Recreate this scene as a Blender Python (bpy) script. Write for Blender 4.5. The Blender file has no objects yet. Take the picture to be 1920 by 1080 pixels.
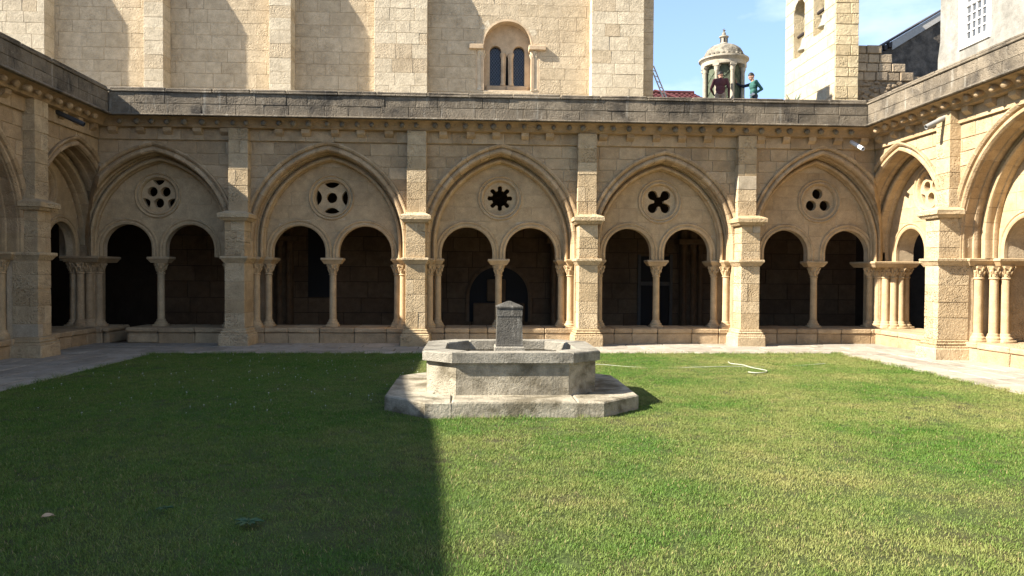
import bpy, bmesh, math, random
from mathutils import Vector, Matrix
from mathutils.geometry import tessellate_polygon

random.seed(7)
R = math.radians
SC = bpy.context.scene
COL = SC.collection

# ------------------------------------------------------------------ camera
cam_d = bpy.data.cameras.new('camera')
cam_d.sensor_fit = 'HORIZONTAL'; cam_d.sensor_width = 36.0
cam_d.lens = 36.0 * 1387.0 / 1920.0
cam_d.clip_start = 0.05; cam_d.clip_end = 3000
cam = bpy.data.objects.new('camera', cam_d); COL.objects.link(cam)
_th, _pt, _ro = R(2.925), R(-1.077), R(0.333)
_f = Vector((math.sin(_th)*math.cos(_pt), math.cos(_th)*math.cos(_pt), math.sin(_pt)))
_r = Vector((math.cos(_th), -math.sin(_th), 0)); _u = _r.cross(_f)
_r2 = _r*math.cos(_ro) + _u*math.sin(_ro); _u2 = _u*math.cos(_ro) - _r*math.sin(_ro)
cam.matrix_world = Matrix(((_r2.x, _u2.x, -_f.x, 0), (_r2.y, _u2.y, -_f.y, 0), (_r2.z, _u2.z, -_f.z, 1.6), (0, 0, 0, 1)))
SC.camera = cam

# ------------------------------------------------------------------ light
SUN = Vector((1.0, 0.24, -0.80)).normalized()          # direction the light travels
ELEV = math.asin(-SUN.z)
sun_d = bpy.data.lights.new('sun', 'SUN'); sun_d.energy = 5.0; sun_d.angle = R(0.53); sun_d.color = (1.0, 0.93, 0.82)
sun = bpy.data.objects.new('sun', sun_d); COL.objects.link(sun)
sun.rotation_euler = SUN.to_track_quat('-Z', 'Y').to_euler()
sun.location = (-20, -5, 25)

W = bpy.data.worlds.new('World'); SC.world = W; W.use_nodes = True
nt = W.node_tree; nt.nodes.clear()
def wn(t, **k):
    n = nt.nodes.new(t)
    for a, b in k.items(): setattr(n, a, b)
    return n
sky = wn('ShaderNodeTexSky', sky_type='NISHITA', sun_disc=False)
sky.sun_elevation = ELEV
sky.sun_rotation = math.atan2(-SUN.x, -SUN.y)
sky.altitude = 100; sky.air_density = 1.1; sky.dust_density = 0.3; sky.ozone_density = 1.6
tc = wn('ShaderNodeTexCoord'); mp = wn('ShaderNodeMapping'); mp.inputs['Scale'].default_value = (1.0, 1.0, 2.6)
nz = wn('ShaderNodeTexNoise'); nz.inputs['Scale'].default_value = 3.4; nz.inputs['Detail'].default_value = 7; nz.inputs['Roughness'].default_value = 0.52
mp.inputs['Location'].default_value = (0.35, 0.1, 0.62)
rp = wn('ShaderNodeValToRGB'); rp.color_ramp.elements[0].position = 0.53; rp.color_ramp.elements[1].position = 0.80
rp.color_ramp.elements[1].color = (0.75, 0.75, 0.75, 1)
mx = wn('ShaderNodeMix', data_type='RGBA'); mx.inputs[7].default_value = (7.4, 7.8, 8.6, 1)
bg = wn('ShaderNodeBackground'); bg.inputs['Strength'].default_value = 0.068
wo = wn('ShaderNodeOutputWorld')
L = nt.links.new
L(tc.outputs['Generated'], mp.inputs['Vector']); L(mp.outputs[0], nz.inputs['Vector']); L(nz.outputs[0], rp.inputs[0])
# pale haze towards the horizon, the same all round
sx_ = wn('ShaderNodeSeparateXYZ'); L(tc.outputs['Generated'], sx_.inputs[0])
hr = wn('ShaderNodeMapRange'); hr.inputs['From Min'].default_value = 0.0; hr.inputs['From Max'].default_value = 0.60; hr.inputs['To Min'].default_value = 0.8; hr.inputs['To Max'].default_value = 0.0
L(sx_.outputs[2], hr.inputs['Value'])
hz_ = wn('ShaderNodeMix', data_type='RGBA'); hz_.inputs[7].default_value = (2.6, 4.1, 7.2, 1)
L(hr.outputs[0], hz_.inputs[0]); L(sky.outputs[0], hz_.inputs[6])
L(rp.outputs[0], mx.inputs[0]); L(hz_.outputs[2], mx.inputs[6]); L(mx.outputs[2], bg.inputs[0]); L(bg.outputs[0], wo.inputs[0])

SC.view_settings.view_transform = 'Standard'; SC.view_settings.look = 'None'
SC.view_settings.gamma = 1.0; SC.view_settings.use_curve_mapping = False
SC.view_settings.exposure = 1.80
SC.cycles.max_bounces = 6; SC.cycles.diffuse_bounces = 3; SC.cycles.transmission_bounces = 4

# ------------------------------------------------------------------ materials
MAT = {}
def new_mat(name):
    m = bpy.data.materials.new(name); m.use_nodes = True; m.node_tree.nodes.clear()
    t = m.node_tree
    out = t.nodes.new('ShaderNodeOutputMaterial'); b = t.nodes.new('ShaderNodeBsdfPrincipled')
    t.links.new(b.outputs[0], out.inputs[0])
    MAT[name] = m
    return m, t, b
def nd(t, typ, **k):
    n = t.nodes.new(typ)
    for a, b in k.items():
        if a.startswith('i_'): n.inputs[a[2:]].default_value = b
        else: setattr(n, a, b)
    return n
def c4(c): return (c[0], c[1], c[2], 1)
def ramp(t, fac, p0, p1, c0=(0, 0, 0), c1=(1, 1, 1)):
    r = nd(t, 'ShaderNodeValToRGB'); e = r.color_ramp.elements
    e[0].position = p0; e[1].position = p1; e[0].color = c4(c0); e[1].color = c4(c1)
    t.links.new(fac, r.inputs[0]); return r.outputs[0]
def mixc(t, f, a, b, mode='MIX'):
    m = nd(t, 'ShaderNodeMix', data_type='RGBA', blend_type=mode)
    for s, v in ((0, f), (6, a), (7, b)):
        if hasattr(v, 'links'): t.links.new(v, m.inputs[s])
        else: m.inputs[s].default_value = v if s == 0 else c4(v)
    return m.outputs[2]
def noise(t, vec, sc, det=4, ro=0.55, dist=0.0):
    n = nd(t, 'ShaderNodeTexNoise'); n.inputs['Scale'].default_value = sc; n.inputs['Detail'].default_value = det
    n.inputs['Roughness'].default_value = ro; n.inputs['Distortion'].default_value = dist
    t.links.new(vec, n.inputs['Vector']); return n.outputs[0]

def stone(name, c1, c2, c3, vary=1.0, stain=(0.52, 0.72), stain_scale=1.1, streak=None, bump=0.5, pits=0.5, fine=22, rough=0.9, speck=None):
    """weathered masonry: a tone of its own for each block, patches, grain and pitting"""
    m, t, b = new_mat(name); ln = t.links.new
    tcn = nd(t, 'ShaderNodeTexCoord'); oi = nd(t, 'ShaderNodeObjectInfo')
    vm = nd(t, 'ShaderNodeVectorMath', operation='SCALE'); vm.inputs[0].default_value = (17.3, 9.1, 23.7)
    ln(oi.outputs['Random'], vm.inputs['Scale'])
    va = nd(t, 'ShaderNodeVectorMath', operation='ADD'); ln(tcn.outputs['Object'], va.inputs[0]); ln(vm.outputs[0], va.inputs[1])
    own, glob = va.outputs[0], tcn.outputs['Object']
    rnd = ramp(t, oi.outputs['Random'], 0.5 - 0.5*vary, 0.5 + 0.5/max(vary, .01)*1.0 if vary < 1 else 1.0)
    base = mixc(t, rnd, c1, c2)
    big = ramp(t, noise(t, glob, stain_scale, 6, 0.6, 0.4), stain[0], stain[1])
    base = mixc(t, big, base, c3)
    g = ramp(t, noise(t, own, 5.0, 8, 0.65), 0.25, 0.8, (0.70, 0.68, 0.64), (1.22, 1.20, 1.16))
    base = mixc(t, 1.0, base, g, 'MULTIPLY')
    g2 = ramp(t, noise(t, own, fine*2.5, 3, 0.6), 0.3, 0.75, (0.80, 0.79, 0.77), (1.12, 1.12, 1.12))
    base = mixc(t, 1.0, base, g2, 'MULTIPLY')
    if streak:
        mpn = nd(t, 'ShaderNodeMapping'); mpn.inputs['Scale'].default_value = (7, 7, 0.9); ln(glob, mpn.inputs[0])
        st = ramp(t, noise(t, mpn.outputs[0], 1.0, 6, 0.65), streak[0], streak[1])
        base = mixc(t, st, base, streak[2])
    if speck:
        sp = ramp(t, noise(t, own, speck[0], 4, 0.7), speck[1], speck[2])
        base = mixc(t, sp, base, speck[3])
    ln(base, b.inputs['Base Color']); b.inputs['Roughness'].default_value = rough
    b.inputs['Specular IOR Level'].default_value = 0.2
    # relief
    n1 = noise(t, own, fine, 6, 0.68)
    vo = nd(t, 'ShaderNodeTexVoronoi', feature='F1'); vo.inputs['Scale'].default_value = fine*1.3; ln(own, vo.inputs['Vector'])
    pm = ramp(t, vo.outputs['Distance'], 0.05, 0.45)
    pmask = ramp(t, noise(t, own, 2.0, 3), 0.45, 0.62)
    pit = nd(t, 'ShaderNodeMath', operation='MULTIPLY'); ln(pmask, pit.inputs[0])
    inv = nd(t, 'ShaderNodeMath', operation='SUBTRACT'); inv.inputs[0].default_value = 1.0; ln(pm, inv.inputs[1]); ln(inv.outputs[0], pit.inputs[1])
    hgt = nd(t, 'ShaderNodeMath', operation='MULTIPLY_ADD'); ln(pit.outputs[0], hgt.inputs[0]); hgt.inputs[1].default_value = -pits; ln(n1, hgt.inputs[2])
    bp = nd(t, 'ShaderNodeBump'); bp.inputs['Strength'].default_value = bump; bp.inputs['Distance'].default_value = 0.03
    ln(hgt.outputs[0], bp.inputs['Height']); ln(bp.outputs[0], b.inputs['Normal'])
    return m

stone('ochre', (0.375, 0.27, 0.16), (0.51, 0.385, 0.245), (0.30, 0.225, 0.145), stain=(0.5, 0.78), bump=0.6, pits=0.7)
stone('ochre_pier', (0.45, 0.34, 0.205), (0.57, 0.455, 0.30), (0.37, 0.285, 0.185), stain=(0.52, 0.78), bump=0.9, pits=1.4)
stone('ochre_smooth', (0.46, 0.34, 0.20), (0.50, 0.375, 0.23), (0.37, 0.27, 0.165), stain=(0.5, 0.8), bump=0.2, pits=0.15)
stone('patch_grey', (0.45, 0.38, 0.28), (0.47, 0.40, 0.30), (0.39, 0.33, 0.24), bump=0.25, pits=0.2)
stone('mortar', (0.55, 0.44, 0.30), (0.55, 0.44, 0.30), (0.43, 0.34, 0.23), bump=0.3, pits=0.3)
stone('church_stone', (0.48, 0.395, 0.275), (0.545, 0.455, 0.325), (0.40, 0.32, 0.22), stain=(0.50, 0.75), stain_scale=0.8, bump=0.65, pits=0.9, fine=17, streak=(0.58, 0.85, (0.37, 0.30, 0.215)))
stone('church_pale', (0.53, 0.455, 0.335), (0.61, 0.535, 0.405), (0.46, 0.385, 0.28), stain=(0.55, 0.8), bump=0.5, pits=0.35, fine=16)
stone('church_reveal', (0.50, 0.385, 0.26), (0.54, 0.42, 0.29), (0.42, 0.32, 0.22), bump=0.2, pits=0.1)
stone('church_mortar', (0.56, 0.475, 0.35), (0.56, 0.475, 0.35), (0.46, 0.38, 0.27), bump=0.3, pits=0.3)
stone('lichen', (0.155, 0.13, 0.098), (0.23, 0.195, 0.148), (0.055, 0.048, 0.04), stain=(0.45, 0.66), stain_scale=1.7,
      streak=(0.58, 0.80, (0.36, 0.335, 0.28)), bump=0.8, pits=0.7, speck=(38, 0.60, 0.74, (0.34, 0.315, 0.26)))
stone('cornice_dark', (0.20, 0.17, 0.125), (0.44, 0.35, 0.22), (0.10, 0.09, 0.075), stain=(0.42, 0.7), stain_scale=2.2, bump=0.6)
stone('fountain', (0.36, 0.325, 0.255), (0.41, 0.375, 0.30), (0.155, 0.135, 0.095), stain=(0.45, 0.63), stain_scale=2.6,
      streak=(0.55, 0.75, (0.16, 0.145, 0.11)), bump=0.7, pits=0.35, fine=30)
stone('fountain_rim', (0.25, 0.235, 0.20), (0.32, 0.30, 0.255), (0.12, 0.11, 0.09), stain=(0.48, 0.7), stain_scale=3.5,
      bump=0.6, pits=0.6, fine=34, speck=(45, 0.56, 0.68, (0.13, 0.125, 0.11)))
stone('fountain_post', (0.11, 0.105, 0.095), (0.13, 0.125, 0.11), (0.05, 0.048, 0.042), stain=(0.45, 0.7), stain_scale=4,
      streak=(0.58, 0.72, (0.30, 0.285, 0.245)), bump=0.8, pits=0.6, fine=40)
stone('paving', (0.29, 0.26, 0.22), (0.40, 0.365, 0.31), (0.21, 0.19, 0.155), stain=(0.5, 0.75), stain_scale=1.5, bump=0.4, pits=0.3)
stone('paving_joint', (0.12, 0.105, 0.075), (0.12, 0.105, 0.075), (0.08, 0.07, 0.05))
stone('gallery_stone', (0.17, 0.11, 0.066), (0.22, 0.15, 0.092), (0.12, 0.08, 0.05), bump=0.4)  # base colour kept low to deepen the shade inside the galleries
stone('gallery_dark', (0.05, 0.035, 0.024), (0.06, 0.042, 0.028), (0.03, 0.022, 0.015))  # near-black stone: gallery shade put into the colour
stone('bell_wall', (0.38, 0.345, 0.27), (0.46, 0.42, 0.335), (0.30, 0.25, 0.18), bump=0.4, pits=0.4)
stone('bell_side', (0.52, 0.42, 0.26), (0.62, 0.52, 0.34), (0.44, 0.35, 0.21), bump=1.0, pits=1.2, fine=12)
stone('rough_stone', (0.24, 0.185, 0.125), (0.42, 0.34, 0.24), (0.20, 0.16, 0.12), bump=1.0, pits=0.8, fine=10)
stone('rubble_dark', (0.17, 0.145, 0.12), (0.20, 0.17, 0.14), (0.10, 0.088, 0.075), stain=(0.42, 0.6), stain_scale=2.5, bump=1.0, fine=9)
stone('white_plaster', (0.27, 0.265, 0.245), (0.27, 0.265, 0.245), (0.175, 0.17, 0.155), stain=(0.42, 0.7), stain_scale=1.3, bump=0.3, pits=0.2)
stone('cupola_stone', (0.36, 0.33, 0.27), (0.40, 0.365, 0.30), (0.25, 0.225, 0.18), stain_scale=3, bump=0.3)
stone('cupola_dome', (0.28, 0.26, 0.215), (0.28, 0.26, 0.215), (0.10, 0.09, 0.075), stain=(0.42, 0.65), stain_scale=5, bump=0.8, fine=14)
stone('verdigris', (0.085, 0.105, 0.075), (0.10, 0.12, 0.085), (0.05, 0.06, 0.045), stain_scale=4, bump=0.4)
stone('roof_tile', (0.085, 0.024, 0.026), (0.085, 0.024, 0.026), (0.05, 0.018, 0.02), stain=(0.4, 0.7), stain_scale=4, bump=0.4)
stone('soil', (0.055, 0.085, 0.022), (0.055, 0.085, 0.022), (0.06, 0.05, 0.025), stain=(0.4, 0.7), bump=0.6)
stone('terrain', (0.20, 0.17, 0.12), (0.20, 0.17, 0.12), (0.14, 0.12, 0.08))
stone('roof_slab', (0.30, 0.27, 0.22), (0.30, 0.27, 0.22), (0.2, 0.18, 0.15))

def plain(name, col, rough=0.6, metal=0.0, var=0.15, sc=14, bump=0.0, spec=0.4):
    m, t, b = new_mat(name)
    tcn = nd(t, 'ShaderNodeTexCoord')
    g = ramp(t, noise(t, tcn.outputs['Object'], sc, 5, 0.6), 0.25, 0.8, (1-var,)*3, (1+var,)*3)
    t.links.new(mixc(t, 1.0, col, g, 'MULTIPLY'), b.inputs['Base Color'])
    b.inputs['Roughness'].default_value = rough; b.inputs['Metallic'].default_value = metal
    b.inputs['Specular IOR Level'].default_value = spec
    if bump:
        bp = nd(t, 'ShaderNodeBump'); bp.inputs['Strength'].default_value = bump; bp.inputs['Distance'].default_value = 0.01
        t.links.new(noise(t, tcn.outputs['Object'], sc*2, 4), bp.inputs['Height']); t.links.new(bp.outputs[0], b.inputs['Normal'])
    return m
plain('pvc_dark', (0.045, 0.045, 0.048), 0.45); plain('pvc_grey', (0.24, 0.235, 0.22), 0.5); plain('pvc_white', (0.75, 0.74, 0.72), 0.45)
plain('hose_white', (0.33, 0.34, 0.25), 0.6, var=0.3); plain('bronze', (0.30, 0.29, 0.23), 0.55, 0.4, 0.3, 20)
plain('window_glass', (0.012, 0.014, 0.020), 0.15, 0.0, 0.3, 5, spec=0.5); plain('lead', (0.16, 0.17, 0.18), 0.5, 0.3)
plain('pane_glass', (0.07, 0.075, 0.08), 0.1, 0.0, 0.3, 3, spec=0.5); plain('white_paint', (0.74, 0.73, 0.70), 0.55)
plain('aluminium', (0.42, 0.42, 0.43), 0.35, 0.8); plain('fascia_grey', (0.42, 0.40, 0.36), 0.7); plain('roof_dark', (0.05, 0.045, 0.045), 0.8)
plain('door_hollow_dark', (0.012, 0.010, 0.009), 0.7); plain('transom_grey', (0.11, 0.10, 0.085), 0.8)
plain('skin', (0.36, 0.20, 0.135), 0.55, var=0.08); plain('hair_black', (0.010, 0.009, 0.008), 0.6)
plain('cloth_maroon', (0.085, 0.028, 0.032), 0.9, bump=0.4); plain('cloth_teal', (0.03, 0.105, 0.085), 0.9, bump=0.4); plain('cloth_navy', (0.012, 0.016, 0.035), 0.9, bump=0.4)
plain('trousers_beige', (0.28, 0.22, 0.165), 0.9, bump=0.4); plain('jeans', (0.03, 0.04, 0.06), 0.9, bump=0.4); plain('glove_white', (0.75, 0.74, 0.72), 0.8)
plain('leather', (0.03, 0.022, 0.018), 0.6); plain('dry_leaf', (0.42, 0.31, 0.20), 0.8); plain('weed', (0.055, 0.11, 0.045), 0.6); plain('clover', (0.40, 0.42, 0.33), 0.8)
plain('succulent', (0.10, 0.13, 0.08), 0.6)

def grass_mat():
    m, t, b = new_mat('grass_blade'); ln = t.links.new
    ge = nd(t, 'ShaderNodeNewGeometry'); oi = nd(t, 'ShaderNodeObjectInfo')
    n1 = ramp(t, noise(t, ge.outputs['Position'], 0.55, 5, 0.6), 0.40, 0.66)
    n2 = ramp(t, noise(t, ge.outputs['Position'], 3.2, 4, 0.6), 0.42, 0.72)
    dry = nd(t, 'ShaderNodeMath', operation='MULTIPLY_ADD'); ln(n1, dry.inputs[0]); dry.inputs[1].default_value = 0.60; dry.inputs[2].default_value = 0.0
    dry2 = nd(t, 'ShaderNodeMath', operation='MULTIPLY_ADD'); ln(n2, dry2.inputs[0]); dry2.inputs[1].default_value = 0.22; ln(dry.outputs[0], dry2.inputs[2])
    green = mixc(t, oi.outputs['Random'], (0.052, 0.130, 0.015), (0.112, 0.208, 0.026))
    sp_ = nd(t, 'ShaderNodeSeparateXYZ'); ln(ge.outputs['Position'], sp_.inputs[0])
    dry_by_x = nd(t, 'ShaderNodeMapRange'); dry_by_x.inputs['From Min'].default_value = -2.5; dry_by_x.inputs['From Max'].default_value = 1.2; dry_by_x.inputs['To Min'].default_value = 0.38; dry_by_x.inputs['To Max'].default_value = 1.0; ln(sp_.outputs[0], dry_by_x.inputs['Value'])  # yellow share lowest on the left, full on the right
    dry3 = nd(t, 'ShaderNodeMath', operation='MULTIPLY'); ln(dry2.outputs[0], dry3.inputs[0]); ln(dry_by_x.outputs[0], dry3.inputs[1])
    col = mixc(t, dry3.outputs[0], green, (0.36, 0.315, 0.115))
    at = nd(t, 'ShaderNodeAttribute', attribute_name='dry')
    col = mixc(t, at.outputs['Fac'], col, (0.34, 0.27, 0.12))
    ln(col, b.inputs['Base Color']); b.inputs['Roughness'].default_value = 0.6; b.inputs['Specular IOR Level'].default_value = 0.25
    tr = nd(t, 'ShaderNodeBsdfTranslucent'); ln(col, tr.inputs[0])
    ms = nd(t, 'ShaderNodeMixShader'); ms.inputs[0].default_value = 0.22
    out = [n for n in t.nodes if n.type == 'OUTPUT_MATERIAL'][0]
    ln(b.outputs[0], ms.inputs[1]); ln(tr.outputs[0], ms.inputs[2]); ln(ms.outputs[0], out.inputs[0])
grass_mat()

# ------------------------------------------------------------------ helpers
def link(o, parent=None):
    COL.objects.link(o)
    if parent is not None: o.parent = parent
    return o
def tag(o, label=None, cat=None, group=None, kind=None):
    if label: o['label'] = label
    if cat: o['category'] = cat
    if group: o['group'] = group
    if kind: o['kind'] = kind
    return o
def empty(name, loc=(0, 0, 0), rz=0.0, parent=None):
    o = bpy.data.objects.new(name, None); o.empty_display_size = 0.2
    o.location = loc; o.rotation_euler = (0, 0, rz)
    return link(o, parent)
def inst(name, mesh, parent, loc=(0, 0, 0), rz=0.0, sc=(1, 1, 1)):
    o = bpy.data.objects.new(name, mesh); o.location = loc; o.rotation_euler = (0, 0, rz); o.scale = sc
    return link(o, parent)

class MB:
    """collects faces; build() links them as one mesh object"""
    def __init__(s): s.v = []; s.f = []
    def raw(s, vs, fs):
        o = len(s.v); s.v += [tuple(p) for p in vs]; s.f += [tuple(i + o for i in f) for f in fs]; return s
    def box(s, x0, x1, y0, y1, z0, z1, b=0.0, jit=0.0):
        if b <= 0:
            v = [(x, y, z) for z in (z0, z1) for y in (y0, y1) for x in (x0, x1)]
            return s.raw(v, [(0, 2, 3, 1), (4, 5, 7, 6), (0, 1, 5, 4), (2, 6, 7, 3), (0, 4, 6, 2), (1, 3, 7, 5)])
        b = min(b, (x1-x0)*.3, (y1-y0)*.3, (z1-z0)*.3)
        lo = (x0, y0, z0); hi = (x1, y1, z1); idx = {}; vs = []
        for c in range(8):
            sg = [(c >> k) & 1 for k in range(3)]
            j = [random.uniform(-jit, jit) for _ in range(3)]
            for ax in range(3):
                p = [((hi[k] if sg[k] else lo[k]) + (0 if k == ax else (-b if sg[k] else b)) + j[k]) for k in range(3)]
                idx[(c, ax)] = len(vs); vs.append(p)
        fs = []
        for ax in range(3):
            o1, o2 = [(1, 2), (0, 2), (0, 1)][ax]
            for sd in (0, 1):
                q = [(0, 0), (1, 0), (1, 1), (0, 1)]
                fs.append([idx[((sd << ax) | (a << o1) | (bb << o2), ax)] for a, bb in q])
            for a in (0, 1):
                for bb in (0, 1):
                    c0 = (a << o1) | (bb << o2); c1 = c0 | (1 << ax)
                    fs.append([idx[(c0, o1)], idx[(c1, o1)], idx[(c1, o2)], idx[(c0, o2)]])
        for c in range(8): fs.append([idx[(c, 0)], idx[(c, 1)], idx[(c, 2)]])
        return s.raw(vs, fs)
    def lathe(s, prof, n=16, cx=0, cy=0, cz=0, fn=None, cap=True):
        vs = []
        for r, z in prof:
            for k in range(n):
                a = 2*math.pi*k/n; rr = r if fn is None else fn(r, z, a)
                vs.append((cx + rr*math.cos(a), cy + rr*math.sin(a), cz + z))
        m = len(prof); fs = [(i*n+k, i*n+(k+1) % n, (i+1)*n+(k+1) % n, (i+1)*n+k) for i in range(m-1) for k in range(n)]
        if cap: fs += [tuple(range(n-1, -1, -1)), tuple((m-1)*n+k for k in range(n))]
        return s.raw(vs, fs)
    def tube(s, pts, rad, n=8, cap=True):
        pts = [Vector(p) for p in pts]; vs = []; m = len(pts)
        rads = rad if isinstance(rad, (list, tuple)) else [rad]*m
        up = Vector((0, 0, 1))
        for i, p in enumerate(pts):
            tn = (pts[min(i+1, m-1)] - pts[max(i-1, 0)]).normalized()
            a = tn.cross(up if abs(tn.z) < .95 else Vector((1, 0, 0))).normalized(); bb = a.cross(tn)
            for k in range(n):
                t = 2*math.pi*k/n; vs.append(p + (a*math.cos(t) + bb*math.sin(t))*rads[i])
        fs = [(i*n+k, i*n+(k+1) % n, (i+1)*n+(k+1) % n, (i+1)*n+k) for i in range(m-1) for k in range(n)]
        if cap: fs += [tuple(range(n-1, -1, -1)), tuple((m-1)*n+k for k in range(n))]
        return s.raw(vs, fs)
    def sphere(s, c, r, n=10, m=6, sc=(1, 1, 1)):
        prof = [(max(1e-4, math.sin(math.pi*i/m)), -math.cos(math.pi*i/m)) for i in range(m+1)]
        vs = [(c[0]+r*sc[0]*p*math.cos(2*math.pi*k/n), c[1]+r*sc[1]*p*math.sin(2*math.pi*k/n), c[2]+r*sc[2]*z) for p, z in prof for k in range(n)]
        fs = [(i*n+k, i*n+(k+1) % n, (i+1)*n+(k+1) % n, (i+1)*n+k) for i in range(m) for k in range(n)]
        return s.raw(vs, fs)
    def prism(s, loops, y0, y1, plane='xz'):
        """flat outline (with holes) in the x-z plane given thickness in y (or x-y outline with thickness in z)"""
        P = lambda p, d: (p[0], d, p[1]) if plane == 'xz' else (p[0], p[1], d)
        tri = tessellate_polygon([[Vector((p[0], p[1], 0)) for p in l] for l in loops])
        flat = [p for l in loops for p in l]; n = len(flat)
        vs = [P(p, y0) for p in flat] + [P(p, y1) for p in flat]
        fs = [tuple(t) for t in tri] + [tuple(i+n for i in reversed(t)) for t in tri]
        o = 0
        for l in loops:
            k = len(l); fs += [(o+i, o+(i+1) % k, o+(i+1) % k+n, o+i+n) for i in range(k)]; o += k
        return s.raw(vs, fs)
    def slab(s, poly, front, back, b=0.008, lean=0.0):
        """block with outline poly in x-z, its face at y=front with chamfered edges, its back at y=back"""
        n = len(poly); cx = sum(p[0] for p in poly)/n; cz = sum(p[1] for p in poly)/n
        ins = []
        for x, z in poly:
            dx, dz = cx-x, cz-z; d = math.hypot(dx, dz) or 1
            k = min(.35, b*1.4/d); ins.append((x+dx*k, z+dz*k))
        tl = [random.uniform(-lean, lean) for _ in range(2)]
        vs = [(x, front+tl[0]*(x-cx)+tl[1]*(z-cz), z) for x, z in ins] + [(x, front+b, z) for x, z in poly] + [(x, back, z) for x, z in poly]
        fs = [tuple(range(n))]
        for r in (0, 1): fs += [(r*n+i, r*n+(i+1) % n, (r+1)*n+(i+1) % n, (r+1)*n+i) for i in range(n)]
        return s.raw(vs, fs)
    def mesh(s, name, mat, smooth=None, clip=None, fix=True):
        me = bpy.data.meshes.new(name); me.from_pydata(s.v, [], s.f)
        if fix or clip:
            bm = bmesh.new(); bm.from_mesh(me)
            if clip:
                for co, no in clip:
                    bmesh.ops.bisect_plane(bm, geom=bm.verts[:]+bm.edges[:]+bm.faces[:], plane_co=co, plane_no=no, clear_outer=True)
                    be = [e for e in bm.edges if e.is_boundary and all(abs((v.co-Vector(co)).dot(Vector(no))) < 1e-4 for v in e.verts)]
                    if be: bmesh.ops.holes_fill(bm, edges=be, sides=0)
            if fix: bmesh.ops.recalc_face_normals(bm, faces=bm.faces)
            bm.to_mesh(me); bm.free()
        mats = mat if isinstance(mat, (list, tuple)) else [mat]
        for mm in mats: me.materials.append(MAT[mm])
        if smooth:
            me.polygons.foreach_set('use_smooth', [True]*len(me.polygons))
            if smooth < 180: me.set_sharp_from_angle(angle=R(smooth))
        me.update(); return me
    def build(s, name, mat, parent=None, smooth=None, clip=None, loc=(0, 0, 0), rz=0.0):
        o = bpy.data.objects.new(name, s.mesh(name, mat, smooth, clip)); o.location = loc; o.rotation_euler = (0, 0, rz)
        return link(o, parent)
# ------------------------------------------------------------------ ground
gm = MB(); gm.raw([(-600, -600, -0.06), (600, -600, -0.06), (600, 900, -0.06), (-600, 900, -0.06)], [(0, 1, 2, 3)])
tag(gm.build('ground', 'terrain'), kind='structure')
LX0, LX1, LY0, LY1 = -6.23, 7.40, 0.6, 14.70

# ------------------------------------------------------------------ arches
class Arch:
    """two-centred pointed arch; pt(r, t): r outward from the intrados, t from -1 (foot) over 0 (springing) to 1 (apex), on side sd"""
    def __init__(s, c, a, zs, h, foot):
        s.c, s.a, s.zs, s.h, s.foot = c, a, zs, h, foot
        s.R = (h*h + a*a)/(2*a)
    def pt(s, r, t, sd):
        if t <= 0: return (s.c + sd*(s.a + r), s.zs + (s.foot - s.zs)*(-t))
        e = s.R - s.a; ph = math.acos(max(-1, min(1, e/(s.R + r))))*t
        return (s.c + sd*((s.R + r)*math.cos(ph) - e), s.zs + (s.R + r)*math.sin(ph))
    def apex(s, r): return s.pt(r, 1, 1)[1]
    def hw(s, z, r):
        if z >= s.apex(r): return None
        if z <= s.zs: return s.a + r
        return max(0.0, math.sqrt((s.R + r)**2 - (z - s.zs)**2) - (s.R - s.a))
    def outline(s, r, n=16, foot=True):
        ts = ([-1] if foot else []) + [i/n for i in range(n+1)]
        return [s.pt(r, t, -1) for t in ts] + [s.pt(r, t, 1) for t in reversed(ts[:-1])]
class Round(Arch):
    def __init__(s, c, a, zs, foot): s.c, s.a, s.zs, s.h, s.foot, s.R = c, a, zs, a, foot, a

def sweep(mb, arch, prof, ts, sd):
    """moulding with section prof [(r, depth)] along one side of an arch"""
    n = len(prof); vs = []
    for t in ts:
        for r, d in prof:
            x, z = arch.pt(r, t, sd); vs.append((x, d, z))
    m = len(ts)
    fs = [(i*n+k, i*n+(k+1) % n, (i+1)*n+(k+1) % n, (i+1)*n+k) for i in range(m-1) for k in range(n)]
    fs += [tuple(range(n)), tuple((m-1)*n+k for k in range(n))]
    mb.raw(vs, fs)

def voussoirs(parent, arch, prof, count, mat, name='voussoir', clip=None, sub=3, gap=0.006, t_from=0.0):
    Lh = arch.R*math.acos(max(-1, min(1, (arch.R-arch.a)/arch.R)))
    for sd in (-1, 1):
        edges = [t_from + (1-t_from)*(i + (random.uniform(-.12, .12) if 0 < i < count else 0))/count for i in range(count+1)]
        for i in range(count):
            g = gap/Lh/2; t0, t1 = edges[i]+g, edges[i+1]-(g if i < count-1 else 0.0)
            j = random.uniform(-.003, .003)
            mb = MB(); sweep(mb, arch, [(r+j*.5, d+j) for r, d in prof], [t0+(t1-t0)*k/sub for k in range(sub+1)], sd)
            me = mb.mesh(name, mat, 35, clip)
            if len(me.polygons) < 3: continue
            inst(name, me, parent)

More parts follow.
